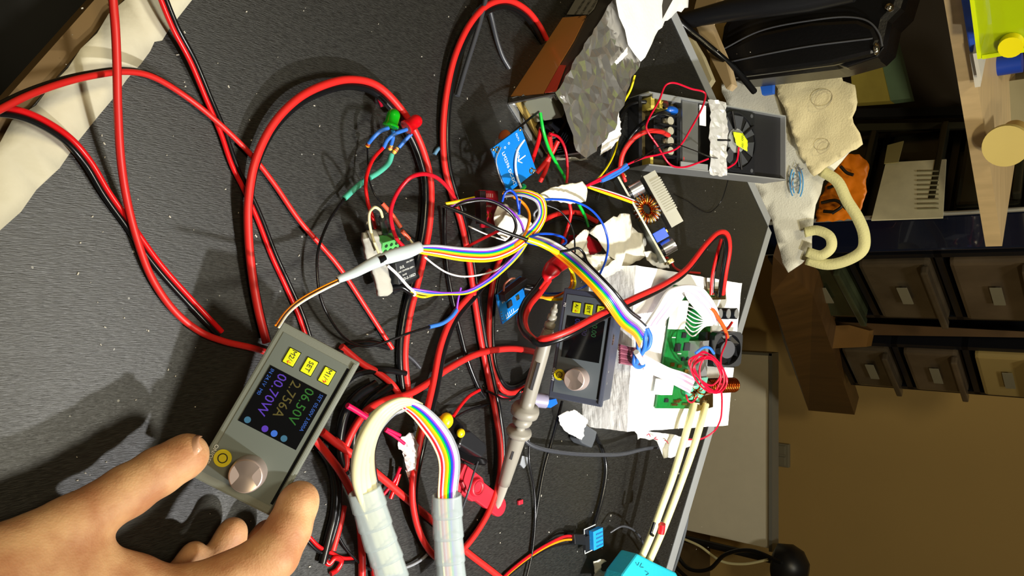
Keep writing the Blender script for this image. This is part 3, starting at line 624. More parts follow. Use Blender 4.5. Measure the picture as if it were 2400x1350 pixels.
for (x0, y0, x1, y1) in ((1664, 676, 1696, 702), (1628, 930, 1666, 954)):
    mb = MB(); rnd = random.Random(x0)
    a = P(x0, y0, Z0 + 3); b = P(x1, y1, Z0 + 3)
    mb.box((a + b) / 2, (abs(b.x - a.x), abs(b.y - a.y), .006), ch=.001)
    obj('terminal', mb, SOLDER, bt)
    for k in range(2):
        q = P(x0 + (x1 - x0) * (.3 + .45 * k), (y0 + y1) / 2, Z0 + 7); obj('terminal_screw', MB().cyl(q - Vector((0, 0, .002)), q + Vector((0, 0, .0018)), .0036), CHROME, bt)
CAPB = mat('capacitor_sleeve', '#14161c', .3)
for i, x in enumerate((1688, 1707, 1726)):
    q = P(x, 735, Z0 + 17); g = P(x, 735, Z0 + 17); g.z = D + (Z0 + (0 if x < 1700 else -4)) / 1000.
    c_ = obj('capacitor', MB().cyl(g, q, .0062, n=24), CAPB, bt); obj('capacitor_top', MB().cyl(q, q + Vector((0, 0, .0006)), .0052, n=24), STEEL, c_)
# fan
fc = P(1700, 818, Z0 + 22); fn = Vector((.1, -.45, .9)).normalized(); fx = Vector((1, 0, 0)); fx = (fx - fn * fx.dot(fn)).normalized(); fy = fn.cross(fx)
def fp(u, v, w_=0): return fc + fx * u / 1000. + fy * v / 1000. + fn * w_ / 1000.
R_ = 17.5
fan = obj('fan_frame', MB(), BPLAS, bt)
def annulus(c, fxx, fyy, fnn, ro, ri, h, n=36, square=False):
    vs = []; m = n
    for (r, z) in ((ro, h / 2), (ri, h / 2), (ri, -h / 2), (ro, -h / 2)):
        for i in range(n):
            a = 2 * math.pi * i / n; rr = r
            if square and r == ro: rr = min(ro / max(abs(math.cos(a)), abs(math.sin(a))), ro * 1.28)
            vs.append(c + fxx * math.cos(a) * rr + fyy * math.sin(a) * rr + fnn * z)
    return MB().add(vs, [(k * n + i, k * n + (i + 1) % n, ((k + 1) % 4) * n + (i + 1) % n, ((k + 1) % 4) * n + i) for k in range(4) for i in range(n)])
bpy.data.objects.remove(fan)
fan = obj('fan_frame', annulus(fc, fx, fy, fn, .0185, .0168, .009, square=True), BPLAS, bt)
obj('fan_hub', MB().cyl(fc - fn * .004, fc + fn * .004, .0095, n=28), mat('fan_hub_grey', '#3f4046', .35), bt)
for k in range(7):
    a = 2 * math.pi * k / 7; r0 = .009; r1 = .0162
    q = [fc + (fx * math.cos(a + s) + fy * math.sin(a + s)) * r + fn * h for (s, r, h) in ((0, r0, .002), (.15, r1, .003), (.75, r1, -.003), (.55, r0, -.002))]
    obj('fan_blade', MB().prism(q, fn * .0007), BPLAS, bt)
comp('heatsink', [(1640, 800), (1662, 798), (1656, 884), (1634, 884)], Z0 + 12, STEEL)
comp('heatsink_block', [(1655, 778), (1735, 785), (1722, 862), (1645, 858)], Z0 + 8, BPLAS, z0=Z0 - 2)
# inductors
q0 = P(1655, 905, Z0 + 9); q1 = P(1722, 902, Z0 + 16)
ind = obj('inductor', MB().cyl(q0, q1, .0065, n=24), mat('ferrite', '#5a2a10', .4), bt)
for k in range(15):
    c_ = q0.lerp(q1, (k + .7) / 15.5); obj('winding', MB().ring(c_, .0073, .0011, q1 - q0, n=20, k=6), COPPER, ind)
q0 = P(1628, 915, Z0 + 6); 
ind = obj('inductor', MB().ring(q0, .0075, .0048, (.5, -.5, .7), n=26, k=10), mat('teal_ferrite', '#5aa890', .4), bt)
for k in range(8):
    a = k / 8 * 2 * math.pi; ax = Vector((.5, -.5, .7)).normalized(); p_ = ax.orthogonal().normalized(); q_ = ax.cross(p_)
    obj('winding', MB().ring(q0 + (p_ * math.cos(a) + q_ * math.sin(a)) * .0075, .0054, .0008, (p_ * -math.sin(a) + q_ * math.cos(a)), n=14, k=6), COPPER if k % 2 else SOLDER, ind)
comp('block', [(1640, 886), (1660, 884), (1655, 905), (1632, 905)], Z0 + 14, mat('teal_block', '#6fae98', .4))

# red wire coil
rnd = random.Random(4); pts = [(1700, 772, 82), (1702, 800, 90), (1690, 835, 95)]
for k in range(6):
    for j in range(6):
        a = 2 * math.pi * j / 6 + .5; rx = 36 + rnd.uniform(-8, 8); ry = 40 + rnd.uniform(-8, 10)
        pts.append((1655 + k * 3 + math.cos(a) * rx * .9 + math.sin(a) * 14, 868 + math.sin(a) * ry + k * 2, 92 + math.cos(a) * 5 + k * .8))
pts += [(1690, 905, 90), (1692, 945, 84), (1688, 985, 78), (1672, 1012, 68), (1645, 1028, 60), (1610, 1030, 52)]
wire('thin crimson wire wound into a loose coil above the converter board', pts, .95, CRIM, name='coiled_wire', k=6)
wire('short crimson wire looping under the lower connector of the converter board', [(1608, 925, 64), (1612, 938, 66), (1622, 943, 66), (1634, 930, 66)], .9, CRIM)
wire('orange shrink tube with twisted lead beside the three capacitors', [(1652, 716, 84), (1672, 728, 86), (1685, 748, 87), (1698, 770, 86), (1705, 790, 82)], 2.0, pvc('orange_shrink', '#d8541e', .4), name='heat_shrink')
wire('short red wire end below the three capacitors', [(1716, 755, 74), (1705, 770, 72), (1690, 778, 70)], 1.4, RED2)
wire('blue shrink tube arching over the coiled crimson wire', [(1630, 828, 92), (1648, 815, 96), (1662, 815, 97), (1673, 828, 94)], 1.4, BLUES, name='heat_shrink')

# white flat cables
ribbon('white flat cable running from the upper connector to the blue shrink tubes', [(1512, 764, 68), (1540, 722, 66), (1568, 682, 72), (1600, 671, 84), (1640, 672, 92), (1664, 694, 90), (1684, 735, 84), (1682, 752, 80)],
       [(1555, 752, 66), (1584, 718, 64), (1604, 690, 66), (1606, 684, 72), (1610, 700, 78), (1632, 728, 82), (1655, 752, 82), (1668, 762, 80)], ['white', 'white', 'pink', 'white', 'white', 'pink', 'white', 'white', 'white', 'white'], name='flat_cable')
for i in range(8):
    y = 708 + i * 8.6
    wire(['topmost', 'second', 'third', 'fourth', 'fifth', 'sixth', 'seventh', 'lowest'][i] + ' of the white jumpers fanning from the upper white connector', [(1612 - i * 1.3, y, Z0 + 6), (1630 - i, y + 6 + i * 2, 70), (1650, 742 + i * 3.4, 78), (1672 + (4 - i), 748 + i * 2, 80)], .75, WIRE['white'], cat='wire', group='white jumpers at the upper connector', k=5)
ribbon('white flat cable sloping from the shrink tubes to the lower connector', [(1505, 828, 62), (1530, 842, 66), (1570, 862, 72), (1602, 872, 74), (1630, 886, 68)],
       [(1508, 866, 60), (1530, 878, 62), (1560, 892, 66), (1590, 908, 68), (1616, 922, 64)], ['white', 'pink', 'white', 'white', 'pink', 'white', 'white', 'white', 'pink', 'white'], name='flat_cable')
ribbon('maroon flat cable joining the leaning module to the shrink tubes', [(1452, 806, 62), (1475, 812, 62), (1502, 816, 62)], [(1452, 852, 58), (1475, 856, 58), (1500, 860, 58)], [pvc('maroon_pvc', '#6e3848'), pvc('maroon2_pvc', '#8a5060')] * 4, name='flat_cable')
for i, (pts) in enumerate([[(1500, 762, 74), (1496, 790, 76), (1496, 830, 74), (1492, 850, 70)], [(1508, 762, 78), (1512, 790, 80), (1510, 815, 76), (1503, 830, 72)], [(1516, 770, 76), (1524, 790, 78), (1520, 812, 76), (1510, 820, 72)], [(1489, 825, 70), (1486, 850, 68), (1496, 860, 66), (1508, 855, 66)]]):
    wire(['blue shrink tube nearest the leaning module in the splice', 'longest blue shrink tube in the splice above the foam', 'blue shrink tube on the foam side of the splice', 'lowest curled blue shrink tube of the splice'][i], pts, 2.3, BLUES, name='heat_shrink', cat='shrink tube')
wire('small white sleeve on the splice over the maroon flat cable', [(1491, 825, 76), (1506, 850, 72)], 2.6, WHITE, name='sleeve', cat='shrink tube')

# ================================================================ the two metal power supplies
# A: foil-wrapped supply at the top
hA = 52
N0 = P(1302, 219, hA); Fd = (P(1437, 0, hA) - N0).normalized(); Rd = Vector((-Fd.y, Fd.x, 0)); Rd = Rd if Rd.x > 0 else -Rd
Wd = (P(1376, 366, hA) - N0).dot(Rd)
Mx = Matrix(((Fd.x, Rd.x, 0, N0.x), (Fd.y, Rd.y, 0, N0.y), (0, 0, 1, D), (0, 0, 0, 1)))
ps_ = thing('power_supply', 'foil-wrapped metal power supply with brown tape on its side', 'power supply', Mx)
def psb(nm, x0, x1, y0, y1, z0, z1, m, **k): return obj(nm, MB().box(((x0 + x1) / 2000, (y0 + y1) / 2000, (z0 + z1) / 2000), ((x1 - x0) / 1000, (y1 - y0) / 1000, (z1 - z0) / 1000)), m, ps_, local=True, **k)
W1 = Wd * 1000; DKM = mat('aged_zinc', '#6d6964', .4, metal=.7, bump=.1, bscale=120)
psb('side_panel', 0, 240, 0, 1.5, .3, hA, DKM); psb('far_side_panel', 0, 240, W1 - 1.5, W1, .3, hA, DKM)
psb('cover', 22, 240, 1.6, W1 - 1.6, hA - 1.5, hA, DKM); psb('base_plate', 0, 240, 1.6, W1 - 1.6, .3, 1.8, STEEL)
psb('circuit_board', 2, 60, 3, W1 - 3, 6, 8, mat('tan_circuit_board', '#a8904c', .5))
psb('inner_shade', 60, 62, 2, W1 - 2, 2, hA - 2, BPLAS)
psb('transformer', 8, 26, 6, 30, 8, 38, mat('transformer_tape', '#8d8f7c', .4), bevel=.001); psb('filter_can', 6, 22, 33, 44, 8, 26, BPLAS)
psb('terminal_block', 1, 16, 40, W1 - 5, 8, 22, BPLAS, bevel=.0008)
for k in range(5):
    yy = 44 + k * (W1 - 52) / 4.6; obj('terminal_screw', MB().cyl((.007, yy / 1000, .022), (.007, yy / 1000, .0245), .0034), CHROME, ps_, local=True)
    psb('divider', 0, 16, yy + 4.2, yy + 5.2, 20, 27, BPLAS)
def onpl(px, py, p0, n): d = ray(px, py); return CAM + d * ((p0 - CAM).dot(n) / d.dot(n))
side = lambda a, b, o=.001: onpl(a, b, N0 - Rd * o, Rd)
KAP = mat('brown_packing_tape', '#d08c48', .35, coat=.4, bump=.15, bscale=60)
obj('brown_tape', slab([side(a, b) for a, b in [(1193, 226), (1225, 168), (1262, 105), (1285, 62), (1302, 42), (1335, 40), (1374, 36), (1345, 95), (1311, 151), (1292, 185), (1273, 219), (1240, 222)]], .0006), KAP, ps_)
obj('red_sticker', slab([side(a, b, .0014) for a, b in [(1276, 217), (1312, 152), (1326, 153), (1303, 214)]], .0004), mat('red_sticker', '#d84a34', .4, bump=.4, bscale=200), ps_)
obj('rating_plate', slab([side(a, b, .0013) for a, b in [(1328, 34), (1350, -4), (1410, -20), (1392, 20), (1378, 34)]], .0004), mat('rating_plate', '#8e8c84', .45), ps_)
for i, s_ in enumerate(('AC 100-120V 4.0A', 'AC 200-240V 2.0A', 'DC OUT 12V 16.7A')):
    o_ = side(1362 + i * 12, 12 + i * 4, .0022); text(ps_, s_, o_, .0042, BTXT, Fd, (0, 0, 1), world=True) if False else text(ps_, s_, o_, .0042, BTXT, -Fd, (0, 0, 1), world=True)
FC = lambda z: None
crumple([(1341, 150, 56), (1392, 68, 56), (1437, -2, 56), (1470, -30, 56), (1500, 40, 56), (1512, 110, 56), (1500, 145, 56), (1470, 215, 56), (1452, 262, 56), (1438, 305, 56), (1405, 345, 56), (1377, 371, 56), (1352, 352, 56), (1336, 300, 56), (1318, 245, 56), (1300, 217, 56)], .0026, 21, FOIL, cell=.0065, name='foil_wrap', parent=ps_, thick=.0002, flat=True, fold=1.6)
crumple([(1193, 227, 1), (1240, 222, 22), (1275, 219, 38), (1302, 214, 53), (1322, 222, 58), (1335, 250, 56), (1318, 236, 44), (1280, 233, 26), (1240, 240, 10), (1222, 262, 2), (1205, 248, 0.8)], .0022, 22, FOIL, name='foil_wrap', parent=ps_, thick=.0002, fold=1.6)
crumple([(1193, 232, 0.6), (1225, 262, 1), (1262, 318, 1), (1290, 365, 1), (1315, 370, 1), (1378, 372, 10), (1362, 378, 1), (1300, 376, .8), (1250, 322, .8), (1215, 272, .8)], .0016, 23, mat('crinkled_film', '#b8b4a0', .25, metal=.6), name='foil_wrap', parent=ps_, thick=.0002)
CLOTH = mat('white_cloth', '#f0f0ec', .8, bump=.3, bscale=300)
tag(crumple([(1440, -30, 62), (1452, 40, 63), (1465, 70, 63), (1472, 105, 62), (1488, 128, 61), (1502, 144, 59), (1520, 118, 57), (1535, 85, 54), (1556, 50, 50), (1580, 32, 47), (1612, 18, 44), (1620, -40, 46), (1500, -60, 58)], .0009, 31, CLOTH, name='white_cloth', thick=.0006, fold=.8), 'white cloth draped over the far end of the foil-wrapped supply', 'cloth')
tag(crumple([(1448, 262, 34), (1455, 285, 30), (1455, 318, 26), (1435, 345, 22), (1405, 364, 20), (1412, 330, 28), (1430, 295, 34)], .0015, 33, CLOTH, name='paper_scrap', thick=.0004), 'white paper flap under the lower corner of the foil', 'paper')
tag(crumple([(1440, 145, 60), (1470, 110, 62), (1472, 125, 61), (1462, 135, 60), (1444, 152, 59)], .001, 34, CLOTH, name='paper_scrap', thick=.0004), 'small white paper strip lying on the foil beside the white cloth', 'paper')
wire('yellow wire peeping out along the edge of the foil', [(1488, 176, 20), (1478, 210, 14), (1460, 242, 8)], 1.2, WIRE['yellow'])
wire('second yellow wire dropping from the white paper flap below the foil', [(1448, 322, 20), (1446, 340, 16), (1430, 380, 20), (1395, 425, 34), (1378, 435, 40)], 1.0, WIRE['yellow'])

# B: open supply with the fan
Ob = C(1521, 214, .789); M_ = frame(Ob, C(1521, 385, .789), C(1842, 222, .90))
Ub = 76.0; Lb = 212.0
pb = thing('power_supply', 'open metal power supply with fan and screw terminals overhanging the desk edge', 'power supply', M_)
def pbb(nm, x0, x1, y0, y1, z0, z1, m, ch=0, **k): return obj(nm, MB().box(((x0 + x1) / 2000, (y0 + y1) / 2000, (z0 + z1) / 2000), ((x1 - x0) / 1000, (y1 - y0) / 1000, (z1 - z0) / 1000), ch=ch), m, pb, local=True, **k)
pbb('base_plate', 0, Ub, 0, Lb, -33, -31.5, STEEL); 
for (a0_, a1_) in ((0, 1.4), (Ub - 1.4, Ub)): pbb('side_wall', a0_, a1_, 0, Lb, -31.4, 0, STEEL)
pbb('rim', 1.5, 6, 6, 45, -2, -.5, STEEL); pbb('rim', Ub - 8, Ub - 1.5, 45, 85, -2, -.5, STEEL)
pbb('circuit_board', 2, Ub - 2, 2, 60, -24, -22, mat('tan_board', '#4c4020', .5, var=.4, vscale=150))
pbb('yellow_pad', 3, 15, 8, 13, -21.9, -6, mat('yellow_tape', '#d4c258', .5)); pbb('yellow_pad', Ub - 12, Ub - 3, 9, 13, -21.9, -8, MATS['yellow_tape'])
pbb('earth_tag', 4, 14, 18, 29, -21.9, -4, MATS['yellow_tape']); obj('earth_screw', MB().cyl((.010, .024, -.004), (.010, .024, -.001), .0042), CHROME, pb, local=True)
obj('blue_capacitor', MB().ball((.013, .040, -.010), .006, (.8, 1.5, 1.0)), mat('blue_disc', '#1458b8', .3), pb, local=True)
pbb('terminal_block', 20, Ub - 12, 14, 44, -22, -8, BPLAS, ch=.0006)
for k in range(5): pbb('divider', 20 + k * 10.6, 21.2 + k * 10.6, 13, 44, -8, -1.5, BPLAS)
for k in range(4):
    x = 26 + k * 10.6; obj('terminal_screw', MB().cyl((x / 1000, .033, -.008), (x / 1000, .033, -.003), .0044), mat('nickel_screw', '#d8d2bc', .3, metal=.5), pb, local=True)
    obj('screw_clamp', bxl((x, 27, -7), (5, 5, 1.4)), CHROME, pb, local=True)
pbb('dark_bay', 20, Ub - 2, 44.5, 50, -24, -6, BPLAS)
pbb('front_strip', 1.5, Ub - 1.5, -1.5, 3, -31, -14, BPLAS)
pbb('inner_plate', 2, Ub - 2, 51, 74, -6, -4.5, mat('satin_aluminium', '#a6a7a6', .38, metal=.9)); pbb('paper_square', 4, 26, 74.5, 84, -3, -2.4, WHITE)
obj('plus_mark', bxl((Ub - 12, 50 + 3, -4.3), (4, .8, .2)), REDP, pb, local=True)
pbb('black_cover', 1.5, Ub - 1.5, 100, Lb, -9, -7, mat('satin_black_sheet', '#1b1b1e', .35, bump=.15, bscale=90), ch=.0005)
pbb('far_rim', 0, Ub, Lb - 1.5, Lb, -12, 0, STEEL)
fr = pbb('fan_housing', 3, Ub - 3, 95, 160, -6.9, -1.5, BPLAS); 
c2 = M_ @ Vector((Ub / 2000, .128, -.0008)); ax_ = [Vector((M_[0][i], M_[1][i], M_[2][i])) for i in range(3)]
obj('fan_ring', annulus(c2, ax_[0], ax_[1], ax_[2], .0330, .0305, .003), BPLAS, fr)
obj('fan_well', MB().cyl(c2 - ax_[2] * .0006, c2 - ax_[2] * .0002, .0304, n=40), mat('deep_black', '#060607', .5), fr)
obj('fan_hub', MB().cyl(c2 - ax_[2] * .0002, c2 + ax_[2] * .002, .0135, n=32), mat('fan_label_grey', '#8d9090', .4), fr)
for k in range(7):
    a = 2 * math.pi * k / 7; q = [c2 + (ax_[0] * math.cos(a + s) + ax_[1] * math.sin(a + s)) * r + ax_[2] * h for (s, r, h) in ((0, .0135, .0015), (.1, .0295, .0018), (.72, .0295, .0003), (.6, .0135, .0003))]
    obj('fan_blade', MB().prism(q, ax_[2] * .0006), mat('fan_blade_grey', '#3c3e42', .35), fr)
for a in (.2, 2.2, 3.4, 4.8): 
    obj('fan_spoke', MB().cyl(c2 + (ax_[0] * math.cos(a) + ax_[1] * math.sin(a)) * .012 + ax_[2] * .003, c2 + (ax_[0] * math.cos(a) + ax_[1] * math.sin(a)) * .0325 + ax_[2] * .003, .0012), BPLAS, fr)
for (x, y) in ((7, 100), (Ub - 7, 100), (7, 155), (Ub - 7, 155)): obj('screw_hole', MB().cyl((x / 1000, y / 1000, -.0015), (x / 1000, y / 1000, -.0012), .0022), mat('hole_grey', '#44464a', .5), pb, local=True)
lm = local(M_); 
crumple([(-2, 84, 1), (12, 86, 3), (40, 83, 3), (66, 85, 3), (Ub + 3, 86, 2), (Ub + 4, 100, 2), (Ub + 2, 112, 2), (60, 110, 3), (30, 112, 3), (-2, 110, 2), (-3, 97, 2)], .0014, 41, mat('bright_foil_tape', '#e8e8e6', .32, metal=.5, bump=.3, bscale=80), name='foil_band', parent=pb, conv=lambda p: lm(*p), fold=1.6, flat=True, cell=.004)
tg = crumple([(30, 118, 5), (44, 122, 6), (50, 138, 7), (38, 140, 6), (30, 132, 6)], .0004, 42, mat('yellow_green_tag', '#d8ec20', .5), name='yellow_tag', parent=pb, conv=lambda p: lm(*p), thick=.0005)
text(pb, 'FAN 12V', (.0395, .130, .0078), .0040, BTXT, (1, 0, 0), (0, 1, 0))
obj('fan_lead', MB().tube(cr([lm(46, 128, 4), lm(62, 124, 4), lm(70, 112, 3)]), .0011), CRIM, pb)
# stand-off under the overhanging end
g0 = lm(Ub / 2, 95, -33.2); tag(obj('rest_block', MB().box((g0.x, g0.y, (g0.z + D) / 2 - .0035), (.05, .03, g0.z - D - .007)), BPLAS), 'black block propping up the open power supply from below', 'block')
wire('thin crimson wire looping over the terminals of the open supply', [(1380, 432, 44), (1440, 400, 50), (1508, 370, 55), (1545, 362, 60), (1590, 345, 66), (1620, 300, 72), (1650, 240, 74), (1652, 218, 72), (1620, 208, 66), (1575, 194, 60), (1560, 200, 56), (1545, 235, 54), (1520, 280, 50), (1515, 300, 50), (1540, 340, 54), (1570, 385, 60), (1600, 392, 64), (1640, 380, 70), (1660, 372, 74)], 1.0, CRIM)
wire('thin black wire crossing the terminals of the open supply then curling over the desk', [(1445, 398, 46), (1500, 372, 56), (1545, 345, 62), (1575, 337, 66), (1620, 350, 68), (1665, 368, 66), (1702, 376, 56), (1710, 395, 44), (1703, 435, 24), (1688, 475, 8), (1665, 497, 3), (1645, 493, 2), (1610, 470, 2), (1580, 455, 2)], .6, BLK)
wire('thick red lead bending into a terminal of the open supply', [(1452, 402, 20), (1460, 360, 26), (1485, 325, 34), (1515, 308, 42), (1545, 308, 46), (1567, 317, 40)], 2.5, RED2)
wire('thick black lead reaching the upper terminal of the open supply', [(1448, 390, 6), (1462, 345, 10), (1490, 305, 20), (1520, 280, 34), (1548, 265, 42), (1568, 268, 40)], 2.2, BLK)
wire('black lead leaving the corner of the open supply', [(1420, 370, 4), (1440, 300, 5), (1470, 250, 9), (1500, 240, 16), (1528, 240, 24)], 2.2, BLK)
# ================================================================ boost board, small boards, relay
d_ = .765; Mb = frame(C(1450, 414, d_), C(1562, 614, d_), C(1450 + 100, 414 - 56, d_)); Lq = local(Mb)
bo = thing('boost_board', 'step-up board on edge with silver finned heatsink and blue trimmer', 'circuit board', Mb)
def bb(nm, x0, x1, y0, y1, z0, z1, m, ch=0, par=None): return obj(nm, MB().box(((x0 + x1) / 2000, (y0 + y1) / 2000, (z0 + z1) / 2000), ((x1 - x0) / 1000, (y1 - y0) / 1000, (z1 - z0) / 1000), ch=ch), m, par or bo, local=True)
bb('board', 0, 97, -2, 0, -26, 3, mat('silver_board_edge', '#aeb6b4', .35, metal=.5))
hs = bb('heatsink', 12, 70, 20, 23, -14, 6, mat('silver_heatsink', '#8e9294', .4, metal=.8))
bb('heatsink_block', 12, 70, 23.1, 34, -14, 3, MATS['silver_heatsink'], par=hs)
for i in range(14): bb('fin', 20 + i * 2.6, 21.6 + i * 2.6, 23.1, 34.6, 3.05, 5.5, MATS['silver_heatsink'], par=hs)
ALC = mat('aluminium_can', '#c8cbd0', .25, metal=.9)
for x in (19, 85):
    c_ = obj('capacitor', MB().cyl((x / 1000, .003, -.003), (x / 1000, .016, -.003), .0075, n=28), ALC, bo, local=True)
    obj('capacitor_base', MB().cyl((x / 1000, .0002, -.003), (x / 1000, .003, -.003), .0068, n=28), CAPB, bo, local=True)
ct = obj('inductor', MB().ring(Lq(42, 9, -3), .0085, .0042, Lq(0, 0, 1) - Lq(0, 0, 0), sx=1.3, k=10), mat('grey_core', '#9a9c9a', .5), bo)
for k in range(22):
    a = 2 * math.pi * k / 22; ctr = Vector((.042 + .0105 * math.cos(a), .009 + .0085 * math.sin(a), -.003)); tan = Vector((-math.sin(a), math.cos(a), 0))
    obj('winding', MB().ring(Mb @ ctr, .0050, .0010, (Mb.to_3x3() @ tan), n=14, k=6), COPPER if k % 3 else BRASS, ct)
bb('trimmer', 66, 76, .5, 14, -8, 5, mat('blue_trimmer', '#1450d0', .35), .0004); bb('trimmer_screw', 69, 72, 14, 16, -3, 0, BRASS)
for x in (-1, 96):
    for z in (-16, -2): bb('terminal', x, x + 5, .2, 7, z - 4, z + 4, SOLDER, .001)
wire('small red lead soldered to the lower end of the step-up board', [(1562, 604, 24), (1572, 612, 22), (1580, 626, 14), (1600, 636, 3), (1640, 640, 3)], 1.4, RED2)
wire('small red lead soldered to the upper end of the step-up board', [(1455, 402, 22), (1462, 415, 26), (1466, 425, 26)], 1.8, RED2)

# LM2596 blue board
Z_ = 40
Ml = frame(P(1151, 349, Z_), P(1187, 444, Z_ - 3), P(1227, 320, Z_ + 6)); lx = (P(1187, 444, Z_ - 3) - P(1151, 349, Z_)).length * 1000; ly = (P(1227, 320, Z_ + 6) - P(1151, 349, Z_)).length * 1000; lx *= 1.1
lb_ = thing('regulator_board', 'bright blue regulator board with white arrow, component side down', 'circuit board', Ml)
obj('board', bxl((lx / 2, ly / 2, -.8), (lx, ly, 1.6), .3), PCBB, lb_, local=True)
text(lb_, 'LM2596 DC-DC', (lx * .57 / 1000, ly * .27 / 1000, .00012), .0043, WTXT)
text(lb_, 'OUT+', (lx * .13 / 1000, ly * .80 / 1000, .00012), .0026, WTXT)
obj('printed_arrow', MB().box((lx * .56 / 1000, ly * .72 / 1000, .0001), (.0009, .0085, .0002)), WTXT, lb_, local=True)
for s in (-1, 1):
    a = Vector((lx * .56 / 1000, ly * .58 / 1000, .0001)); obj('printed_arrow', MB().cyl(a, a + Vector((s * .0035, .0035, 0)), .0004, n=6), WTXT, lb_, local=True)
for (x, y) in ((3.5, 5), (lx - 3, ly - 5)):
    obj('mounting_hole', annulus(Ml @ Vector((x / 1000, y / 1000, .0001)), *[Vector((Ml[0][i], Ml[1][i], Ml[2][i])) for i in range(3)], .0026, .0015, .0003, n=24), SOLDER, lb_)
for (x, y) in ((6, 13), (5, 18), (14, 23), (17, 23.5), (19, 22)): obj('via', MB().ring((x / 1000, y / 1000, .0001), .0008, .0002, n=12, k=5), WTXT, lb_, local=True)
for (x, y) in ((1.5, 1.5), (1.5, ly - 2), (lx - 1.5, 1.5), (lx - 1.5, ly - 2)): obj('solder_joint', MB().ball((x / 1000, y / 1000, 0), .0014, (1, 1, .8)), SOLDER, lb_, local=True)
obj('inductor', bxl((lx * .5, ly * .5, -6.5), (12, 12, 9), 1), BPLAS, lb_, local=True)
obj('capacitor', MB().cyl((.006, ly * .5 / 1000, -.0017), (.006, ly * .5 / 1000, -.012), .004), ALC, lb_, local=True)
q = P(1183, 322, 34); tag(obj('disc_capacitor', MB().ball(q, .0062, (1, .5, 1)), mat('orange_ceramic', '#b8622c', .45)), 'round orange-brown disc by the upper corner of the bright blue board', 'capacitor')
wire('thin black lead crossing from the orange disc to the foil-wrapped supply', [(1188, 322, 36), (1215, 300, 36), (1245, 275, 34), (1262, 262, 30)], 1.0, BLK)
wire('white wire arching across the bright blue board', [(1228, 328, 45), (1213, 352, 44), (1208, 385, 43), (1212, 415, 42), (1222, 442, 40)], 1.0, WIRE['white'])
wire('fine grey lead curving along the left edge of the bright blue board', [(1174, 345, 43), (1163, 372, 41), (1167, 400, 39), (1176, 425, 37), (1190, 447, 34)], .5, WIRE['grey'])

# small blue sensor board
Ms = frame(P(1178, 760, 20), P(1234, 714, 20), P(1171, 688, 24)); sb = thing('sensor_board', 'small blue board with black socket beside the grey probe cable', 'circuit board', Ms)
sw = (P(1234, 714, 20) - P(1178, 760, 20)).length * 1000; sh = (P(1171, 688, 24) - P(1178, 760, 20)).length * 1000
obj('board', bxl((sw / 2, sh / 2, -.8), (sw, sh, 1.6)), PCBB, sb, local=True)
obj('socket', bxl((sw * .5, sh - 2.5, 3.6), (sw * .9, 6, 7), .3), BPLAS, sb, local=True)
for k in range(5): obj('antenna_trace', bxl((sw * .18 + k * 2.6, sh * .16 + (k % 2) * .4, .06), (.6, 3.2, .12)), SILK, sb, local=True)
obj('antenna_trace', bxl((sw * .45, sh * .08, .06), (sw * .6, .6, .12)), SILK, sb, local=True)
obj('chip', bxl((sw * .36, sh * .46, .7), (6, 5, 1.4)), mat('chip_epoxy', '#24272c', .4), sb, local=True)
obj('chip', bxl((sw * .7, sh * .46, .5), (4, 4, 1)), SOLDER, sb, local=True)
for k in range(4): obj('pad', bxl((1.2, 3 + k * 2.6, .08), (1.2, 1.1, .12)), BRASS, sb, local=True)
for k in range(6): obj('pad', bxl((5 + k * 2, sh * .66, .08), (1, 1.6, .12)), SILK, sb, local=True)
wire('thin pink and brown lead arching over the small blue board', [(1180, 690, 22), (1184, 665, 34), (1196, 654, 38), (1206, 652, 36)], .8, pvc('rosy_pvc', '#a0604c'))
for i, (dy, lb_2) in enumerate(((0, 'upper'), (7, 'lower'))):
    wire('black jumper housing, %s of two plugged into the small blue board' % lb_2, [(1228, 668 + dy, 26), (1250, 672 + dy, 30), (1275, 676 + dy * .6, 32)], 2.2, BPLAS, cat='connector', name='jumper_housing')

# red sensor board with tape
Mr = frame(P(1128, 528, 18), P(1178, 528, 18), P(1135, 455, 18)); rb = thing('red_board', 'small red circuit board half wrapped in masking tape', 'circuit board', Mr)
obj('board', bxl((11, 13, -.8), (22, 30, 1.6)), PCBR, rb, local=True)
text(rb, 'sparkfun', (.0085, .0155, .0001), .0028, WTXT)
for x in (6, 11): obj('plated_hole', annulus(Mr @ Vector((x / 1000, .008, .0002)), *[Vector((Mr[0][i], Mr[1][i], Mr[2][i])) for i in range(3)], .0021, .0012, .0004, n=20), BRASS, rb)
for k in range(6): obj('printed_tick', bxl((4 + k * 2.2, 24, .06), (.5, 3, .12)), SILK, rb, local=True)
obj('socket', bxl((-3, 14, 3), (7, 26, 6), .4), mat('brown_black_socket', '#1c1210', .3), rb, local=True)
crumple([(1158, 500, 26), (1165, 482, 30), (1185, 478, 34), (1205, 492, 34), (1235, 512, 30), (1252, 528, 26), (1240, 545, 24), (1205, 560, 22), (1188, 566, 20), (1160, 545, 22)], .0015, 51, TAPE, name='tape_wrap', parent=rb, thick=.0004)

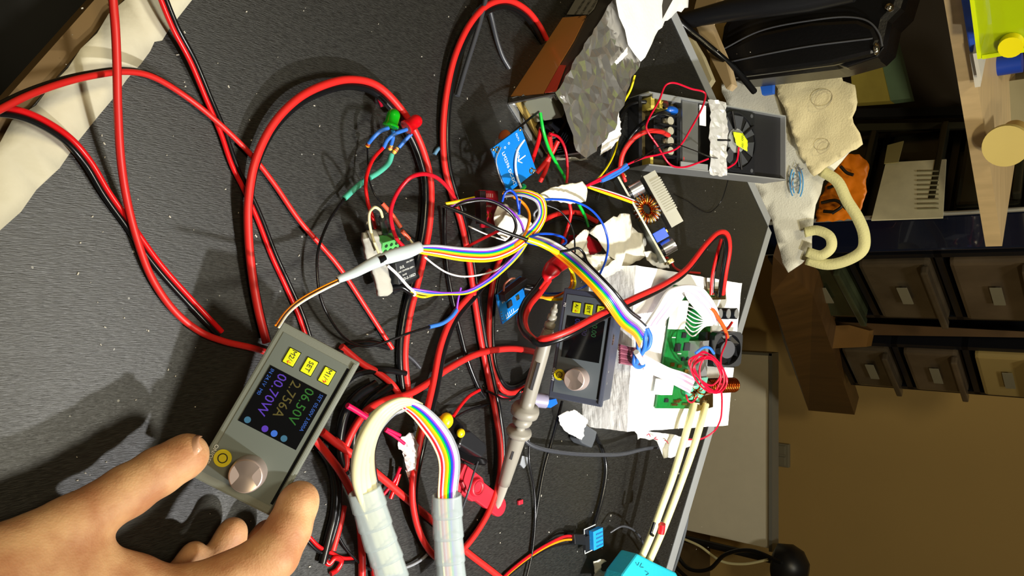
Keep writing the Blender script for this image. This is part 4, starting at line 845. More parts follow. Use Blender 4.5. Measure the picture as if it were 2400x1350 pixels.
# relay on edge
Mk = frame(P(936, 666, 24), P(988, 643, 24), P(926, 612, 26)); rk = thing('relay_module', 'black relay with green screw terminal on a taped board', 'relay', Mk)
obj('relay_case', bxl((8.6, 7.6, -7.5), (18, 16, 15), .4), mat('relay_black', '#2a2d31', .4), rk, local=True)
for s_, x, y, z_ in (('SRD-S-105D', 9, 2.1, 2.9), ('10A 125VAC', 5.2, 8.2, 1.7), ('7A 250V~', 13, 8.0, 1.7), ('10A 250V~', 13.2, 13.0, 1.7), ('SUL', 5, 11.0, 2.8), ('RoHS', 6.2, 5.2, 1.7)): text(rk, s_, (x / 1000, y / 1000, .0002), z_ / 1000, WTXT)
gb = P(912, 580, 22)
Mg = frame(P(892, 598, 20), P(940, 584, 20), P(886, 566, 26)); ig = Mk.inverted() @ Mg
def gl(c, d, ch=0): b = bxl(c, d, ch); return MB().add([ig @ v for v in b.v], b.f)
GRN = mat('green_terminal', '#5cb860', .4)
gt_ = obj('screw_terminal', gl((8, 5, -4), (16.5, 10, 9), .5), GRN, rk, local=True)
for k in range(3):
    o1 = Mg @ Vector(((3.2 + k * 4.8) / 1000, .0022, .0006)); nz = Vector((Mg[0][2], Mg[1][2], Mg[2][2])); obj('terminal_hole', MB().cyl(o1 - nz * .0008, o1 + nz * .0002, .0017), mat('hole_dark_green', '#123a18', .5), gt_)
    o1 = Mg @ Vector(((3.2 + k * 4.8) / 1000, .0068, .0006)); obj('terminal_wire_slot', MB().cyl(o1 - nz * .0008, o1 + nz * .0002, .0013), MATS['hole_dark_green'], gt_)
obj('circuit_board', qp([(872, 548), (930, 536), (985, 650), (925, 690)], 6, 4.5), BPLAS, rk)
crumple([(848, 545, 22), (864, 540, 23), (880, 542, 22), (886, 556, 22), (900, 610, 20), (918, 682, 16), (905, 692, 14), (888, 694, 14), (872, 640, 18), (857, 590, 21)], .0012, 52, mat('grey_paper_tape', '#a8a69c', .7, bump=.4, bscale=200), name='tape_strip', parent=rk, thick=.003)
obj('diode', MB().cyl(P(896, 512, 38), P(903, 543, 20), .0026, n=16), BPLAS, rk)
obj('diode', MB().cyl(P(886, 535, 20), P(890, 553, 14), .0024, n=16), mat('brown_can', '#5a5044', .4), rk)
wire('white wire hooping over the diode on the relay board', [(896, 508, 38), (890, 492, 46), (878, 486, 48), (868, 494, 44), (865, 515, 36), (870, 545, 30), (878, 570, 27), (890, 598, 27)], 1.0, WIRE['cream'])
wire('stiff white lead reaching out from below the relay', [(908, 622, 30), (930, 642, 30), (955, 670, 26), (973, 688, 22), (970, 692, 20)], 1.1, WIRE['white'])
wire('black lead bundle at the lower end of the relay tape', [(918, 676, 16), (940, 672, 17), (955, 680, 18), (968, 690, 18)], 2.2, BLK)
# crimson hoop
wire('crimson wire hooping above the relay from the red board', [(1072, 474, 30), (1045, 435, 46), (1017, 413, 56), (987, 408, 60), (959, 418, 60), (934, 447, 54), (917, 487, 44), (918, 525, 34), (930, 560, 28), (952, 584, 26)], 1.45, pvc('crimson_silicone', '#c80c24', .35))

# ================================================================ LEDs and their leads
def led(label, base, tip, z0, z1, m, r=.0047):
    a = P(base[0], base[1], z0); b = P(tip[0], tip[1], z1); ax = (b - a).normalized(); L = (b - a).length
    prof = [(0, r * 1.22), (.0016, r * 1.22), (.0017, r), (L - r, r)] + [(L - r + r * math.sin(x), max(r * math.cos(x), .0001)) for x in [i * math.pi / 16 for i in range(1, 9)]]
    o = obj('light_emitting_diode', MB().lathe(prof, a, ax, 28), m); return tag(o, label, 'LED')
led('green LED with blue-sleeved legs lying against the big red cable', (915, 297), (926, 256), 22, 24, mat('green_led_epoxy', '#12b81a', .25, trans=.25, coat=.3))
led('red LED with blue-sleeved legs touching the green LED', (952, 300), (986, 276), 18, 22, mat('red_led_epoxy', '#e0081a', .25, trans=.2, coat=.3))
for lb2, pts in (('blue sleeve on the outer leg of the green LED', [(910, 300, 22), (890, 308, 21), (875, 322, 18), (864, 335, 13)]), ('short blue sleeve on the inner leg of the green LED', [(921, 306, 20), (921, 322, 17), (917, 338, 12)]),
                 ('long blue sleeve on the upper leg of the red LED', [(953, 303, 20), (925, 314, 20), (908, 328, 16), (899, 346, 11)]), ('blue sleeve on the lower leg of the red LED', [(964, 313, 18), (950, 328, 15), (935, 345, 11)])):
    wire(lb2, pts, 1.5, BLUES, name='heat_shrink', cat='shrink tube')
RES = mat('resistor_body', '#c8a050', .5)
for lb2, a, b in (('brown resistor tip past the outer blue sleeve', (864, 336), (860, 344)), ('yellow-banded resistor under the short blue sleeve', (917, 339), (913, 352)), ('yellow-banded resistor next to the teal tube', (932, 346), (921, 360))):
    t = thing('resistor', lb2, 'resistor', P(a[0], a[1], 10)); A_ = P(a[0], a[1], 11); B_ = P(b[0], b[1], 9)
    obj('body', MB().tube([A_, A_.lerp(B_, .2), A_.lerp(B_, .8), B_], [.0012, .0016, .0016, .0012], 12), RES if a[0] > 900 else mat('brown_resistor', '#a04a1c', .5), t)
    for k, m_ in ((.3, WIRE['brown']), (.5, WIRE['red']), (.7, WIRE['yellow'])): obj('colour_band', MB().cyl(A_.lerp(B_, k - .05), A_.lerp(B_, k + .05), .00175, n=12), m_, t)
TEAL = pvc('teal_shrink', '#4cb49c', .45)
wire('teal shrink tube, upper length below the LEDs', [(918, 362, 9), (911, 382, 9), (890, 402, 10), (866, 417, 10)], 2.0, TEAL, name='heat_shrink', cat='shrink tube')
wire('teal shrink tube, lower length cut open at its end', [(853, 424, 10), (840, 435, 10), (825, 448, 9), (806, 466, 8)], 2.1, TEAL, name='heat_shrink', cat='shrink tube')
wire('crimson lead running from the LED sleeve to the relay', [(898, 346, 11), (875, 372, 14), (862, 402, 16), (857, 432, 18), (862, 475, 20), (872, 505, 22), (880, 535, 18)], 1.35, RED)
wire('thin black lead falling from the resistor to the orange sleeve', [(861, 344, 9), (862, 380, 12), (866, 425, 15), (878, 455, 18), (896, 478, 20)], .6, BLK)
ORS = pvc('orange_sleeve', '#d85a3c', .45)
wire('orange sleeve on the lead above the relay, longer piece', [(896, 477, 20), (916, 500, 22), (939, 533, 24)], 1.6, ORS, name='heat_shrink', cat='shrink tube')
wire('orange sleeve on the lead above the relay, piece beside the sleeve end', [(942, 541, 24), (959, 560, 24)], 1.6, ORS, name='heat_shrink', cat='shrink tube')
wire('short cream wire end entering the grey sleeve', [(959, 560, 24), (970, 574, 26)], .9, WIRE['cream'])
wire('long thin black wire sagging across the desk below the relay', [(806, 466, 8), (770, 520, 10), (745, 590, 12), (744, 650, 14), (752, 700, 15), (772, 745, 14), (800, 785, 12), (828, 805, 10), (862, 812, 10), (900, 803, 12), (955, 782, 16), (1006, 766, 18)], .95, BLK)
wire('blue shrink tube joining the thin black and purple wires', [(1006, 766, 18), (1038, 757, 19), (1058, 742, 20), (1070, 726, 20)], 1.7, BLUES, name='heat_shrink', cat='shrink tube')
wire('short purple wire above the blue shrink tube', [(1070, 726, 20), (1074, 700, 21), (1080, 674, 22)], .9, WIRE['purple'])

# ================================================================ thick twin cables
twin('thin twin cable descending from the top left, black and red side by side', [(325, -160, 40), (372, -30, 20), (408, 60, 14), (450, 140, 8), (490, 235, 4), (522, 310, 3), (548, 385, 2.5), (575, 440, 2), (605, 505, 2), (642, 600, 2), (672, 665, 2), (705, 740, 2), (722, 790, 2)], 1.55, -1, (RED, BLK))
twin('twin cable arching over the cream tape, red on top', [(-20, 262, 30), (60, 222, 26), (150, 190, 20), (220, 174, 16), (290, 166, 13), (350, 176, 10), (430, 222, 5), (510, 286, 4), (590, 365, 3), (640, 428, 3), (700, 515, 3), (790, 620, 3), (860, 725, 3), (918, 815, 4)], 1.7, -1, (RED2, BLK), roll=1.1)
wire('single red cable dropping straight down the left side', [(250, -160, 60), (262, -30, 42), (270, 60, 38), (274, 150, 33), (276, 250, 27), (283, 370, 18), (296, 460, 10), (318, 550, 6), (355, 650, 4), (410, 730, 3.5), (470, 778, 3), (525, 800, 3), (590, 815, 3), (640, 830, 3)], 2.1, RED2)
twin('twin cable curving in from the left edge across the tape, black underneath', [(-20, 257, 26), (40, 265, 22), (90, 283, 18), (160, 328, 10), (205, 380, 6), (250, 455, 4), (300, 525, 3), (370, 622, 3), (450, 712, 2.5), (516, 782, 2.5)], 1.6, 1, (RED, BLK))
twin('thickest red cable making the tall arch round the LEDs', [(625, 800, 4), (605, 720, 5), (590, 630, 6), (582, 540, 8), (583, 470, 10), (598, 385, 12), (638, 300, 14), (695, 240, 16), (755, 208, 16), (820, 194, 14), (880, 208, 12), (935, 262, 10), (968, 315, 8), (990, 370, 7), (1003, 430, 6), (1001, 520, 5), (985, 610, 4), (968, 680, 3.5), (952, 750, 3.3), (943, 830, 3.2), (950, 915, 3.2), (960, 960, 3.2)], 2.6, 1, roll=[.9, 1.0, .9, .7, .4, .15, .05, 0])
twin('thick twin cable looping at the top edge then running down through the middle', [(1276, 96, 3), (1258, 62, 6), (1232, 30, 10), (1190, 8, 12), (1145, 18, 12), (1105, 60, 10), (1070, 135, 8), (1050, 225, 6), (1043, 310, 5), (1047, 390, 4), (1062, 450, 4), (1085, 520, 4), (1103, 610, 4), (1116, 700, 4), (1132, 800, 4), (1150, 890, 4), (1166, 970, 4), (1176, 1050, 5), (1172, 1120, 5), (1145, 1200, 5), (1085, 1285, 5), (1045, 1312, 5), (1015, 1300, 6), (985, 1250, 8), (970, 1180, 12), (972, 1120, 16), (985, 1050, 18), (1003, 975, 16), (1020, 900, 12), (1038, 810, 8), (1065, 745, 6), (1110, 690, 5), (1150, 640, 4)], 2.5, -1, roll=[.9, .6, .3, .1, .1, .1, 0, .6, 1.6, 2.6, 3.1, 3.1, 2.9])
twin('thick twin cable looping down through the middle, nearest the probe', [(1395, 524, 8), (1352, 504, 10), (1306, 507, 10), (1270, 524, 9), (1215, 562, 7), (1180, 600, 5), (1162, 650, 4), (1152, 720, 4), (1150, 800, 4), (1158, 865, 4), (1185, 912, 4), (1225, 905, 4), (1260, 870, 4)], 2.4, -1, roll=[.6, .3, .05, .05, .1])
twin('thick twin cable rising in a hairpin from the converter board down to the red boot', [(1690, 692, 66), (1697, 640, 76), (1706, 580, 86), (1700, 552, 90), (1682, 550, 90), (1655, 575, 88), (1610, 632, 84), (1560, 668, 88), (1480, 706, 96), (1400, 745, 98), (1320, 786, 90), (1265, 800, 76), (1235, 782, 62), (1224, 748, 50), (1236, 712, 44), (1262, 680, 40), (1282, 652, 40)], 2.5, -1, roll=.5)
twin('second lead pair standing on the converter board terminal', [(1668, 690, 62), (1672, 640, 66), (1684, 590, 70), (1692, 562, 72)], 1.8, 1, (RED, BLK))
wire('red cable curving from the probe to the ribbon loop', [(1262, 828, 6), (1240, 822, 6), (1195, 817, 6), (1118, 830, 7), (1044, 868, 8), (1000, 900, 9), (955, 925, 10), (905, 938, 10), (862, 960, 10), (836, 993, 9), (814, 1036, 8), (800, 1080, 5)], 2.8, RED2)
wire('straight red cable running diagonally under both ribbons', [(755, 1012, 12), (790, 1040, 10), (840, 1075, 9), (900, 1124, 7), (966, 1180, 5), (1030, 1235, 4), (1090, 1290, 3.5), (1170, 1352, 3), (1200, 1380, 3)], 2.8, RED2)
wire('red cable plunging along the right of the hand', [(735, 1025, 18), (765, 1062, 16), (799, 1108, 14), (828, 1165, 11), (843, 1225, 8), (848, 1290, 5), (848, 1370, 4)], 2.7, RED2)
wire('second red cable beside the plunging one at the bottom', [(868, 1180, 4), (866, 1230, 4), (872, 1300, 4), (880, 1370, 4)], 2.6, mat('dark_red_silicone', '#b01414', .4))
wire('red cable peeping out past the corner of the held module', [(800, 812, 4), (850, 853, 4), (884, 872, 4), (920, 902, 4), (945, 940, 4)], 2.5, RED2)
wire('slack black cable circling behind the ribbon loop', [(780, 930, 4), (830, 880, 4), (905, 868, 4), (950, 875, 4)], 2.4, BLK)
wire('outer coil of black cable between held module and ribbon', [(880, 900, 5), (840, 925, 6), (812, 960, 6), (798, 1010, 6), (795, 1060, 6), (810, 1110, 5)], 3.4, BLK)
wire('inner coil of black cable between held module and ribbon', [(915, 905, 4), (868, 940, 5), (838, 985, 5), (826, 1040, 5), (832, 1095, 5), (850, 1130, 5)], 3.2, BLK)
wire('black cable arc close against the lower edge of the held module', [(752, 1050, 6), (775, 1090, 5), (786, 1140, 5), (784, 1200, 4), (770, 1260, 4), (755, 1320, 4)], 3.0, BLK)
wire('black cable with white stripe to the right of the thumb', [(790, 1090, 6), (796, 1150, 6), (792, 1210, 5), (778, 1262, 4), (768, 1290, 4)], 2.0, BLK)
wire('red stub of cable leaning beside the black cables', [(806, 1186, 5), (798, 1225, 4), (780, 1290, 4)], 2.2, RED2)
wire('short pink-red wire end sticking out over the black coil', [(814, 950, 22), (838, 964, 22), (864, 981, 22)], 2.0, pvc('hot_pink_pvc', '#d80c50', .35))
wire('red U-bend just left of the ribbon arch', [(785, 1030, 10), (806, 1048, 9), (812, 1075, 8), (808, 1100, 7), (800, 1098, 6)], 2.2, RED2)
twin('thin black and red pair sprouting by the index finger', [(700, 1240, 3), (722, 1262, 4), (745, 1285, 4), (775, 1300, 3), (800, 1312, 3), (830, 1312, 3)], 1.3, 1, (RED, BLK))
wire('thin striped black wire curling over the bottom edge', [(792, 1255, 4), (810, 1285, 4), (835, 1312, 4), (862, 1332, 4), (900, 1345, 4)], 1.0, BLK)
wire('thin grey lead below the ribbon arch reaching the twin loop', [(945, 1332, 4), (970, 1322, 4), (992, 1308, 4), (1008, 1292, 4)], 1.2, WIRE['grey'])
wire('crimson tangle of wire ends at the bottom left of the desk', [(756, 1300, 3), (770, 1322, 4), (785, 1308, 5), (800, 1315, 4), (790, 1335, 3), (775, 1345, 3)], 1.8, RED)
# grey / black cables of the desk
wire('grey-black cable hanging from the top edge to the big loop', [(1142, -20, 14), (1128, 40, 12), (1110, 100, 9), (1088, 170, 6), (1072, 225, 5)], 2.0, mat('dark_grey_pvc', '#3a3c42', .35))
wire('grey-black cable end lying near the foil-wrapped supply', [(1138, -20, 10), (1152, 40, 6), (1165, 95, 4), (1178, 132, 3), (1194, 160, 3)], 2.0, MATS['dark_grey_pvc'])
wire('black cable running down left of the middle twin cable', [(1042, 486, 6), (1042, 560, 4), (1048, 630, 3), (1060, 700, 3), (1078, 775, 3), (1098, 850, 3), (1125, 915, 3), (1135, 930, 3)], 1.7, BLK)
wire('short grey cable stub beyond the twin cable', [(952, 830, 3), (970, 845, 3), (985, 862, 3)], 1.3, MATS['dark_grey_pvc'])
wire('grey-blue cable crossing under the grey probe', [(1218, 1018, 6), (1240, 1040, 9), (1270, 1052, 12), (1330, 1062, 15), (1400, 1066, 17), (1460, 1064, 20), (1510, 1052, 24), (1560, 1045, 26)], 2.0, MATS['dark_grey_pvc'])
wire('long thin black lead hanging straight below the probe', [(1232, 990, 10), (1240, 1030, 8), (1240, 1080, 7), (1252, 1150, 5), (1254, 1220, 4), (1246, 1300, 4), (1230, 1370, 4)], 1.1, BLK)
wire('straight black cable passing from the module base to the bottom', [(1318, 940, 5), (1305, 990, 5), (1290, 1045, 5), (1275, 1100, 4), (1262, 1170, 4), (1252, 1240, 3), (1246, 1300, 3)], 1.5, BLK)
wire('black cable curving down right of the white paper scrap', [(1396, 1020, 4), (1412, 1055, 4), (1420, 1090, 4), (1416, 1140, 4), (1406, 1185, 4), (1392, 1230, 4)], 2.2, BLK)
wire('thin grey lead arching from the blue humidity sensor to the teal sleeve', [(1430, 1248, 14), (1455, 1234, 20), (1478, 1238, 22), (1498, 1255, 20), (1508, 1275, 14), (1512, 1295, 8)], 1.1, MATS['dark_grey_pvc'])
wire('black loop behind the twin cable under the thin sagging wire', [(785, 830, 3), (830, 808, 3), (880, 806, 3), (912, 815, 3)], 2.2, BLK)
wire('clear grey cable hanging past the desk edge at the right', [(1604, 1120, -6), (1612, 1165, -14), (1608, 1230, -30), (1590, 1300, -45), (1570, 1360, -60)], 2.2, mat('clear_grey_pvc', '#6a7078', .2))
# ================================================================ ribbon bundle, loops of the wiring loom
FROST = mat('frosted_wrap', '#b4c0c0', .35, alpha=.42, spec=.5); FROST.use_backface_culling = False
def sweep(pts, rx, rz, n=16, cap=False, side=None):
    vs = []; m = len(pts)
    for i, p in enumerate(pts):
        t = (pts[min(i + 1, m - 1)] - pts[max(i - 1, 0)]).normalized(); v = (CAM - p).normalized(); s = t.cross(v).normalized(); v = s.cross(t)
        a_ = rx[i] if isinstance(rx, list) else rx; b_ = rz[i] if isinstance(rz, list) else rz
        for k in range(n): an = 2 * math.pi * k / n; vs.append(p + s * math.cos(an) * a_ + v * math.sin(an) * b_)
    mb = MB().add(vs, [(i * n + k, i * n + (k + 1) % n, (i + 1) * n + (k + 1) % n, (i + 1) * n + k) for i in range(m - 1) for k in range(n)], True)
    return mb
ribbon('stiff cream flat cable arching above the red cables, left half of the loop', [(900, 1345, 28), (868, 1250, 34), (838, 1165, 40), (828, 1124, 46), (834, 1061, 62), (855, 1005, 78), (890, 957, 88), (932, 934, 92), (966, 934, 92), (990, 946, 88)],
       [(944, 1340, 28), (915, 1240, 34), (886, 1165, 38), (878, 1130, 40), (869, 1095, 50), (870, 1050, 64), (890, 1000, 76), (922, 966, 84), (950, 952, 87), (984, 955, 84)], ['cream', 'cream', 'cream', pvc('pale_edge_pvc', '#cfc8a0')])
ribbon('clear-edged grey flat cable hugging the inside of the cream loop', [(884, 1150, 38), (874, 1100, 48), (874, 1052, 62), (893, 1002, 74), (924, 968, 82), (952, 955, 85)], [(889, 1150, 36), (880, 1100, 46), (880, 1054, 60), (898, 1006, 72), (930, 972, 80), (958, 960, 83)], ['grey', 'black'], name='flat_cable')
ribbon('rainbow flat cable coming down from the cream loop into the right frosted wrap', [(930, 950, 84), (944, 960, 84), (962, 975, 82), (983, 1000, 78), (1014, 1046, 66), (1028, 1087, 56), (1026, 1157, 44), (1030, 1240, 34), (1040, 1360, 26)],
       [(956, 938, 90), (976, 942, 90), (1000, 954, 89), (1036, 987, 84), (1066, 1032, 74), (1079, 1082, 62), (1072, 1165, 46), (1076, 1250, 34), (1084, 1360, 26)], ['cream', 'red', 'pink', 'orange', 'yellow', 'green', 'blue', 'purple', 'white', 'white', 'grey'])
def spiral(label, cl, rx, rz, turns):
    c = cr([P(*p) for p in cl], 12); t = thing('spiral_wrap', label, 'cable wrap', c[0]); m = len(c); k = m // turns
    for i in range(turns):
        seg = c[i * k:min(m, (i + 1) * k + 2)]
        n_ = len(seg); ra = [rx * (1.0 + .10 * (j / n_)) for j in range(n_)]; obj('turn', sweep(seg, ra, [rz * (1.0 + .10 * (j / n_)) for j in range(n_)]), FROST, t, solid=.0005)
    return t
spiral('frosted spiral wrap round the cream flat cable', [(854, 1148, 40), (870, 1200, 37), (888, 1260, 33), (906, 1310, 30), (924, 1370, 27)], .0104, .0042, 5)
spiral('frosted spiral wrap round the rainbow flat cable', [(1047, 1160, 46), (1049, 1220, 39), (1053, 1290, 32), (1060, 1375, 26)], .0102, .0040, 4)
# taped sleeve above the relay + loom
SLV = mat('frosted_sleeve', '#c3ced2', .35, alpha=.85)
t = thing('sleeve', 'frosted grey sleeve with black tape gap holding the loom above the relay', 'cable sleeve', P(795, 650, 40))
sl = cr([P(*p) for p in [(790, 656, 40), (830, 640, 42), (868, 620, 44), (897, 607, 45)]], 6); obj('sleeve_half', sweep(sl, [.0022 + .0020 * i / 18 for i in range(len(sl))], .0022), SLV, t, solid=.0004)
sl = cr([P(*p) for p in [(893, 609, 45), (920, 600, 46), (955, 590, 46), (985, 578, 46)]], 6); obj('sleeve_half', sweep(sl, [.0036 + .0008 * math.sin(i / 6) for i in range(len(sl))], .0026), SLV, t, solid=.0004)
sl = [P(886, 611, 45.4), P(900, 605, 45.6)]; obj('black_tape', sweep(sl, .0026, .0028), BLK, t)
ribbon('loom of brown, orange and cream wires from the sleeve to the held module', [(800, 650, 40), (745, 676, 42), (700, 702, 50), (668, 730, 62), (645, 762, 74)], [(802, 660, 40), (750, 686, 42), (705, 712, 50), (675, 738, 62), (655, 768, 74)], ['orange', 'black', 'brown', 'cream', 'white'], r=.55, name='wire_loom')
cols = ['grey', 'white', 'purple', 'blue', 'green', 'yellow', 'orange', 'red', 'white', 'orange', 'yellow']
ribbon('rainbow loom curving from the grey sleeve up into the top loop', [(975, 576, 46), (1020, 574, 48), (1087, 580, 52), (1150, 580, 56), (1196, 564, 58), (1228, 543, 60), (1252, 520, 62), (1262, 498, 63), (1256, 475, 62), (1238, 464, 60), (1212, 458, 56), (1182, 462, 48)],
       [(978, 592, 46), (1020, 600, 48), (1087, 612, 52), (1155, 612, 54), (1203, 594, 56), (1238, 568, 58), (1266, 538, 60), (1280, 505, 61), (1276, 468, 60), (1250, 450, 58), (1216, 445, 54), (1180, 450, 46)], cols, r=.72, name='wire_loom')
RB = ['orange', 'orange', 'yellow', 'green', 'blue', 'purple', 'grey', 'white', 'white', 'black']
ribbon('flat rainbow cable slanting from the loom knot to the splice', [(1238, 560, 60), (1268, 575, 64), (1309, 605, 74), (1360, 650, 92), (1408, 702, 106), (1450, 760, 108), (1485, 790, 94), (1498, 815, 80)],
       [(1246, 548, 60), (1290, 560, 64), (1342, 590, 74), (1390, 630, 92), (1437, 676, 106), (1470, 722, 108), (1500, 748, 96), (1514, 760, 84)], RB, name='ribbon_cable')
def W_(label, pts, c, r=.75, **k): wire(label, pts, r, WIRE[c] if isinstance(c, str) else c, **k)
W_('purple wire looping over the red board', [(1050, 487, 34), (1085, 473, 40), (1125, 466, 46), (1165, 476, 50), (1200, 497, 54), (1220, 520, 58), (1230, 552, 60)], 'purple', 1.0)
W_('short yellow wire lying along the purple one by the red board', [(1044, 478, 34), (1075, 472, 38), (1112, 464, 42)], 'yellow', 1.3)
W_('black wire looping round the masking tape on the red board', [(1046, 490, 32), (1090, 475, 42), (1140, 470, 50), (1180, 486, 54), (1204, 510, 56), (1209, 535, 56), (1196, 560, 54), (1175, 575, 52)], 'black', 1.2)
W_('straight black lead crossing from the red board to the yellow sleeve', [(1040, 482, 34), (1100, 506, 46), (1170, 538, 58), (1238, 563, 66)], 'black', 1.5)
W_('yellow sleeve lying on the start of the flat rainbow cable', [(1236, 561, 66), (1262, 570, 70), (1285, 581, 73), (1307, 592, 75)], 'yellow', 2.2, name='heat_shrink')
W_('black wire leaving the yellow sleeve and riding the edge of the rainbow cable', [(1305, 591, 75), (1335, 586, 78), (1356, 582, 80), (1368, 594, 82), (1376, 614, 88), (1405, 645, 100), (1440, 682, 110), (1472, 722, 112), (1500, 745, 100)], 'black', 1.1)
W_('small blue wire loop in front of the bright blue board', [(1217, 500, 54), (1214, 478, 56), (1208, 456, 56), (1196, 446, 54), (1184, 452, 52), (1177, 472, 48)], 'blue', 1.0)
W_('blue wire rising from the loom to the green soldered end', [(1216, 502, 56), (1217, 480, 54), (1221, 460, 50), (1225, 446, 48)], 'blue', 1.1)
W_('green blob and wire end at the lower edge of the bright blue board', [(1220, 458, 50), (1224, 444, 50), (1230, 437, 48), (1226, 434, 46)], 'green', 1.4)
W_('orange wire looping down from the bright blue board into the loom', [(1178, 452, 44), (1205, 462, 50), (1228, 478, 54), (1240, 500, 58), (1238, 528, 60), (1226, 555, 60), (1205, 575, 58)], 'orange', 1.2)
W_('blue wire swinging in a wide arc right of the masking-tape wraps', [(1262, 468, 58), (1300, 467, 58), (1345, 472, 58), (1388, 494, 58), (1415, 530, 58), (1425, 570, 58), (1420, 608, 60), (1406, 642, 64)], 'blue', 1.0)
W_('blue wire bent in a narrow hairpin above the flat rainbow cable', [(1240, 556, 60), (1262, 549, 62), (1295, 549, 62), (1322, 558, 62), (1327, 566, 62), (1318, 574, 62), (1290, 577, 62), (1260, 574, 61), (1232, 567, 60)], 'blue', 1.0)
W_('thin dark wire arching from the loom to the flat rainbow cable', [(1282, 481, 56), (1308, 492, 60), (1330, 514, 62), (1344, 545, 64), (1348, 592, 68)], 'black', .7)
W_('white and grey wire curl beside the top of the loom', [(1258, 452, 56), (1268, 470, 52), (1262, 488, 48), (1252, 500, 46), (1254, 515, 44)], 'grey', .9)
W_('thin white wire drooping below the loom to the purple wire', [(995, 602, 44), (1020, 622, 40), (1050, 640, 34), (1085, 648, 32), (1120, 645, 34), (1160, 634, 38), (1200, 605, 46), (1230, 570, 54)], 'white', .7)
ribbon('blue, yellow and purple wires swinging from the relay up to the loom', [(962, 674, 22), (1000, 680, 26), (1050, 686, 30), (1095, 680, 34), (1140, 655, 40), (1180, 622, 46), (1212, 590, 52), (1235, 560, 56)], [(962, 684, 22), (1000, 692, 26), (1050, 690, 30), (1097, 688, 34), (1146, 664, 40), (1188, 630, 46), (1220, 596, 52), (1240, 564, 56)], ['purple', 'blue', 'yellow'], r=.85, name='wire_loom')
W_('yellow wire dipping below the blue one beside the relay', [(964, 680, 22), (975, 692, 18), (995, 696, 18), (1020, 690, 24), (1040, 688, 28)], 'yellow', .9)
W_('red wire running from the red board down to the sleeve', [(1170, 540, 46), (1120, 565, 44), (1075, 588, 42), (1030, 594, 44), (985, 590, 45)], 'red', 1.2)
W_('thin white lead crossing under the loom from the black socket', [(1098, 530, 22), (1130, 545, 24), (1165, 558, 26), (1200, 568, 28)], 'white', .6)
W_('yellow wire pair drooping from the rainbow cable to the small blue board, outer', [(1334, 625, 66), (1346, 650, 60), (1344, 675, 50), (1325, 698, 44), (1295, 702, 38), (1262, 694, 34), (1240, 690, 30)], 'yellow', 1.3)
W_('orange wire of the drooping pair to the small blue board', [(1338, 630, 64), (1340, 655, 56), (1335, 675, 48), (1310, 692, 42), (1285, 698, 38), (1258, 696, 34)], 'orange', 1.1)
W_('blue wire passing behind the drooping yellow pair', [(1250, 682, 30), (1290, 688, 34), (1330, 684, 40), (1365, 674, 48), (1385, 662, 54)], 'blue', .9)
W_('green wire hanging straight down from the foil-wrapped supply', [(1266, 264, 34), (1272, 300, 34), (1285, 345, 30), (1305, 385, 26), (1325, 420, 24), (1330, 440, 22)], 'green', 1.5)
W_('lower length of green wire below the taped joint', [(1356, 478, 30), (1370, 505, 24), (1378, 530, 16)], 'green', 1.5)
W_('crimson wire pinched in the tape below the supply terminals', [(1288, 313, 34), (1310, 322, 34), (1325, 350, 32), (1330, 395, 30), (1328, 430, 30)], pvc('crimson_silicone', '#c80c24', .35), 1.3)
W_('red lead folding back from the supply terminal, long leg', [(1288, 318, 32), (1290, 350, 26), (1280, 395, 18), (1266, 425, 10)], RED2, 2.2)
W_('red lead folding back from the supply terminal, crossing leg', [(1308, 330, 32), (1294, 358, 26), (1275, 385, 18), (1258, 405, 12)], RED2, 2.2)
W_('dark red lead dropping left of the crossed red leads', [(1268, 300, 30), (1262, 330, 24), (1252, 362, 14), (1245, 385, 8)], RED, 2.0)
W_('crimson wire from the taped joint down to the wrapped clip', [(1334, 474, 32), (1338, 500, 30), (1330, 535, 26), (1318, 570, 22), (1312, 596, 20)], RED, 1.6)
tag(crumple([(1264, 455, 44), (1290, 440, 46), (1330, 432, 48), (1365, 425, 48), (1374, 438, 46), (1375, 460, 44), (1370, 472, 42), (1335, 478, 42), (1300, 470, 42), (1275, 468, 42)], .0016, 61, TAPE, name='masking_tape', thick=.0012), 'masking-tape wrap round the joint under the foil-wrapped supply', 'tape')
wire('blue shrink tube pair on the leads to the open supply', [(1408, 424, 46), (1430, 410, 48), (1448, 400, 50), (1468, 386, 52)], 1.9, BLUES, name='heat_shrink', cat='shrink tube')
wire('second blue shrink tube splaying from the first toward the open supply', [(1412, 424, 46), (1440, 412, 46), (1472, 392, 48)], 1.6, BLUES, name='heat_shrink', cat='shrink tube')
wire('crimson lead entering the blue shrink tubes', [(1372, 436, 42), (1390, 430, 44), (1410, 422, 46)], 1.2, CRIM)
ribbon('yellow, crimson and black wires fanning to the step-up board', [(1378, 440, 42), (1410, 452, 38), (1450, 466, 34), (1494, 482, 30)], [(1380, 434, 42), (1410, 440, 38), (1450, 452, 34), (1498, 470, 30)], ['yellow', 'yellow', 'red', 'white', 'black'], r=.8, name='wire_loom')
wire('thin dark lead trailing up from the fanned wires', [(1400, 470, 3), (1412, 430, 3), (1425, 390, 3), (1440, 340, 3)], .6, MATS['dark_grey_pvc'])
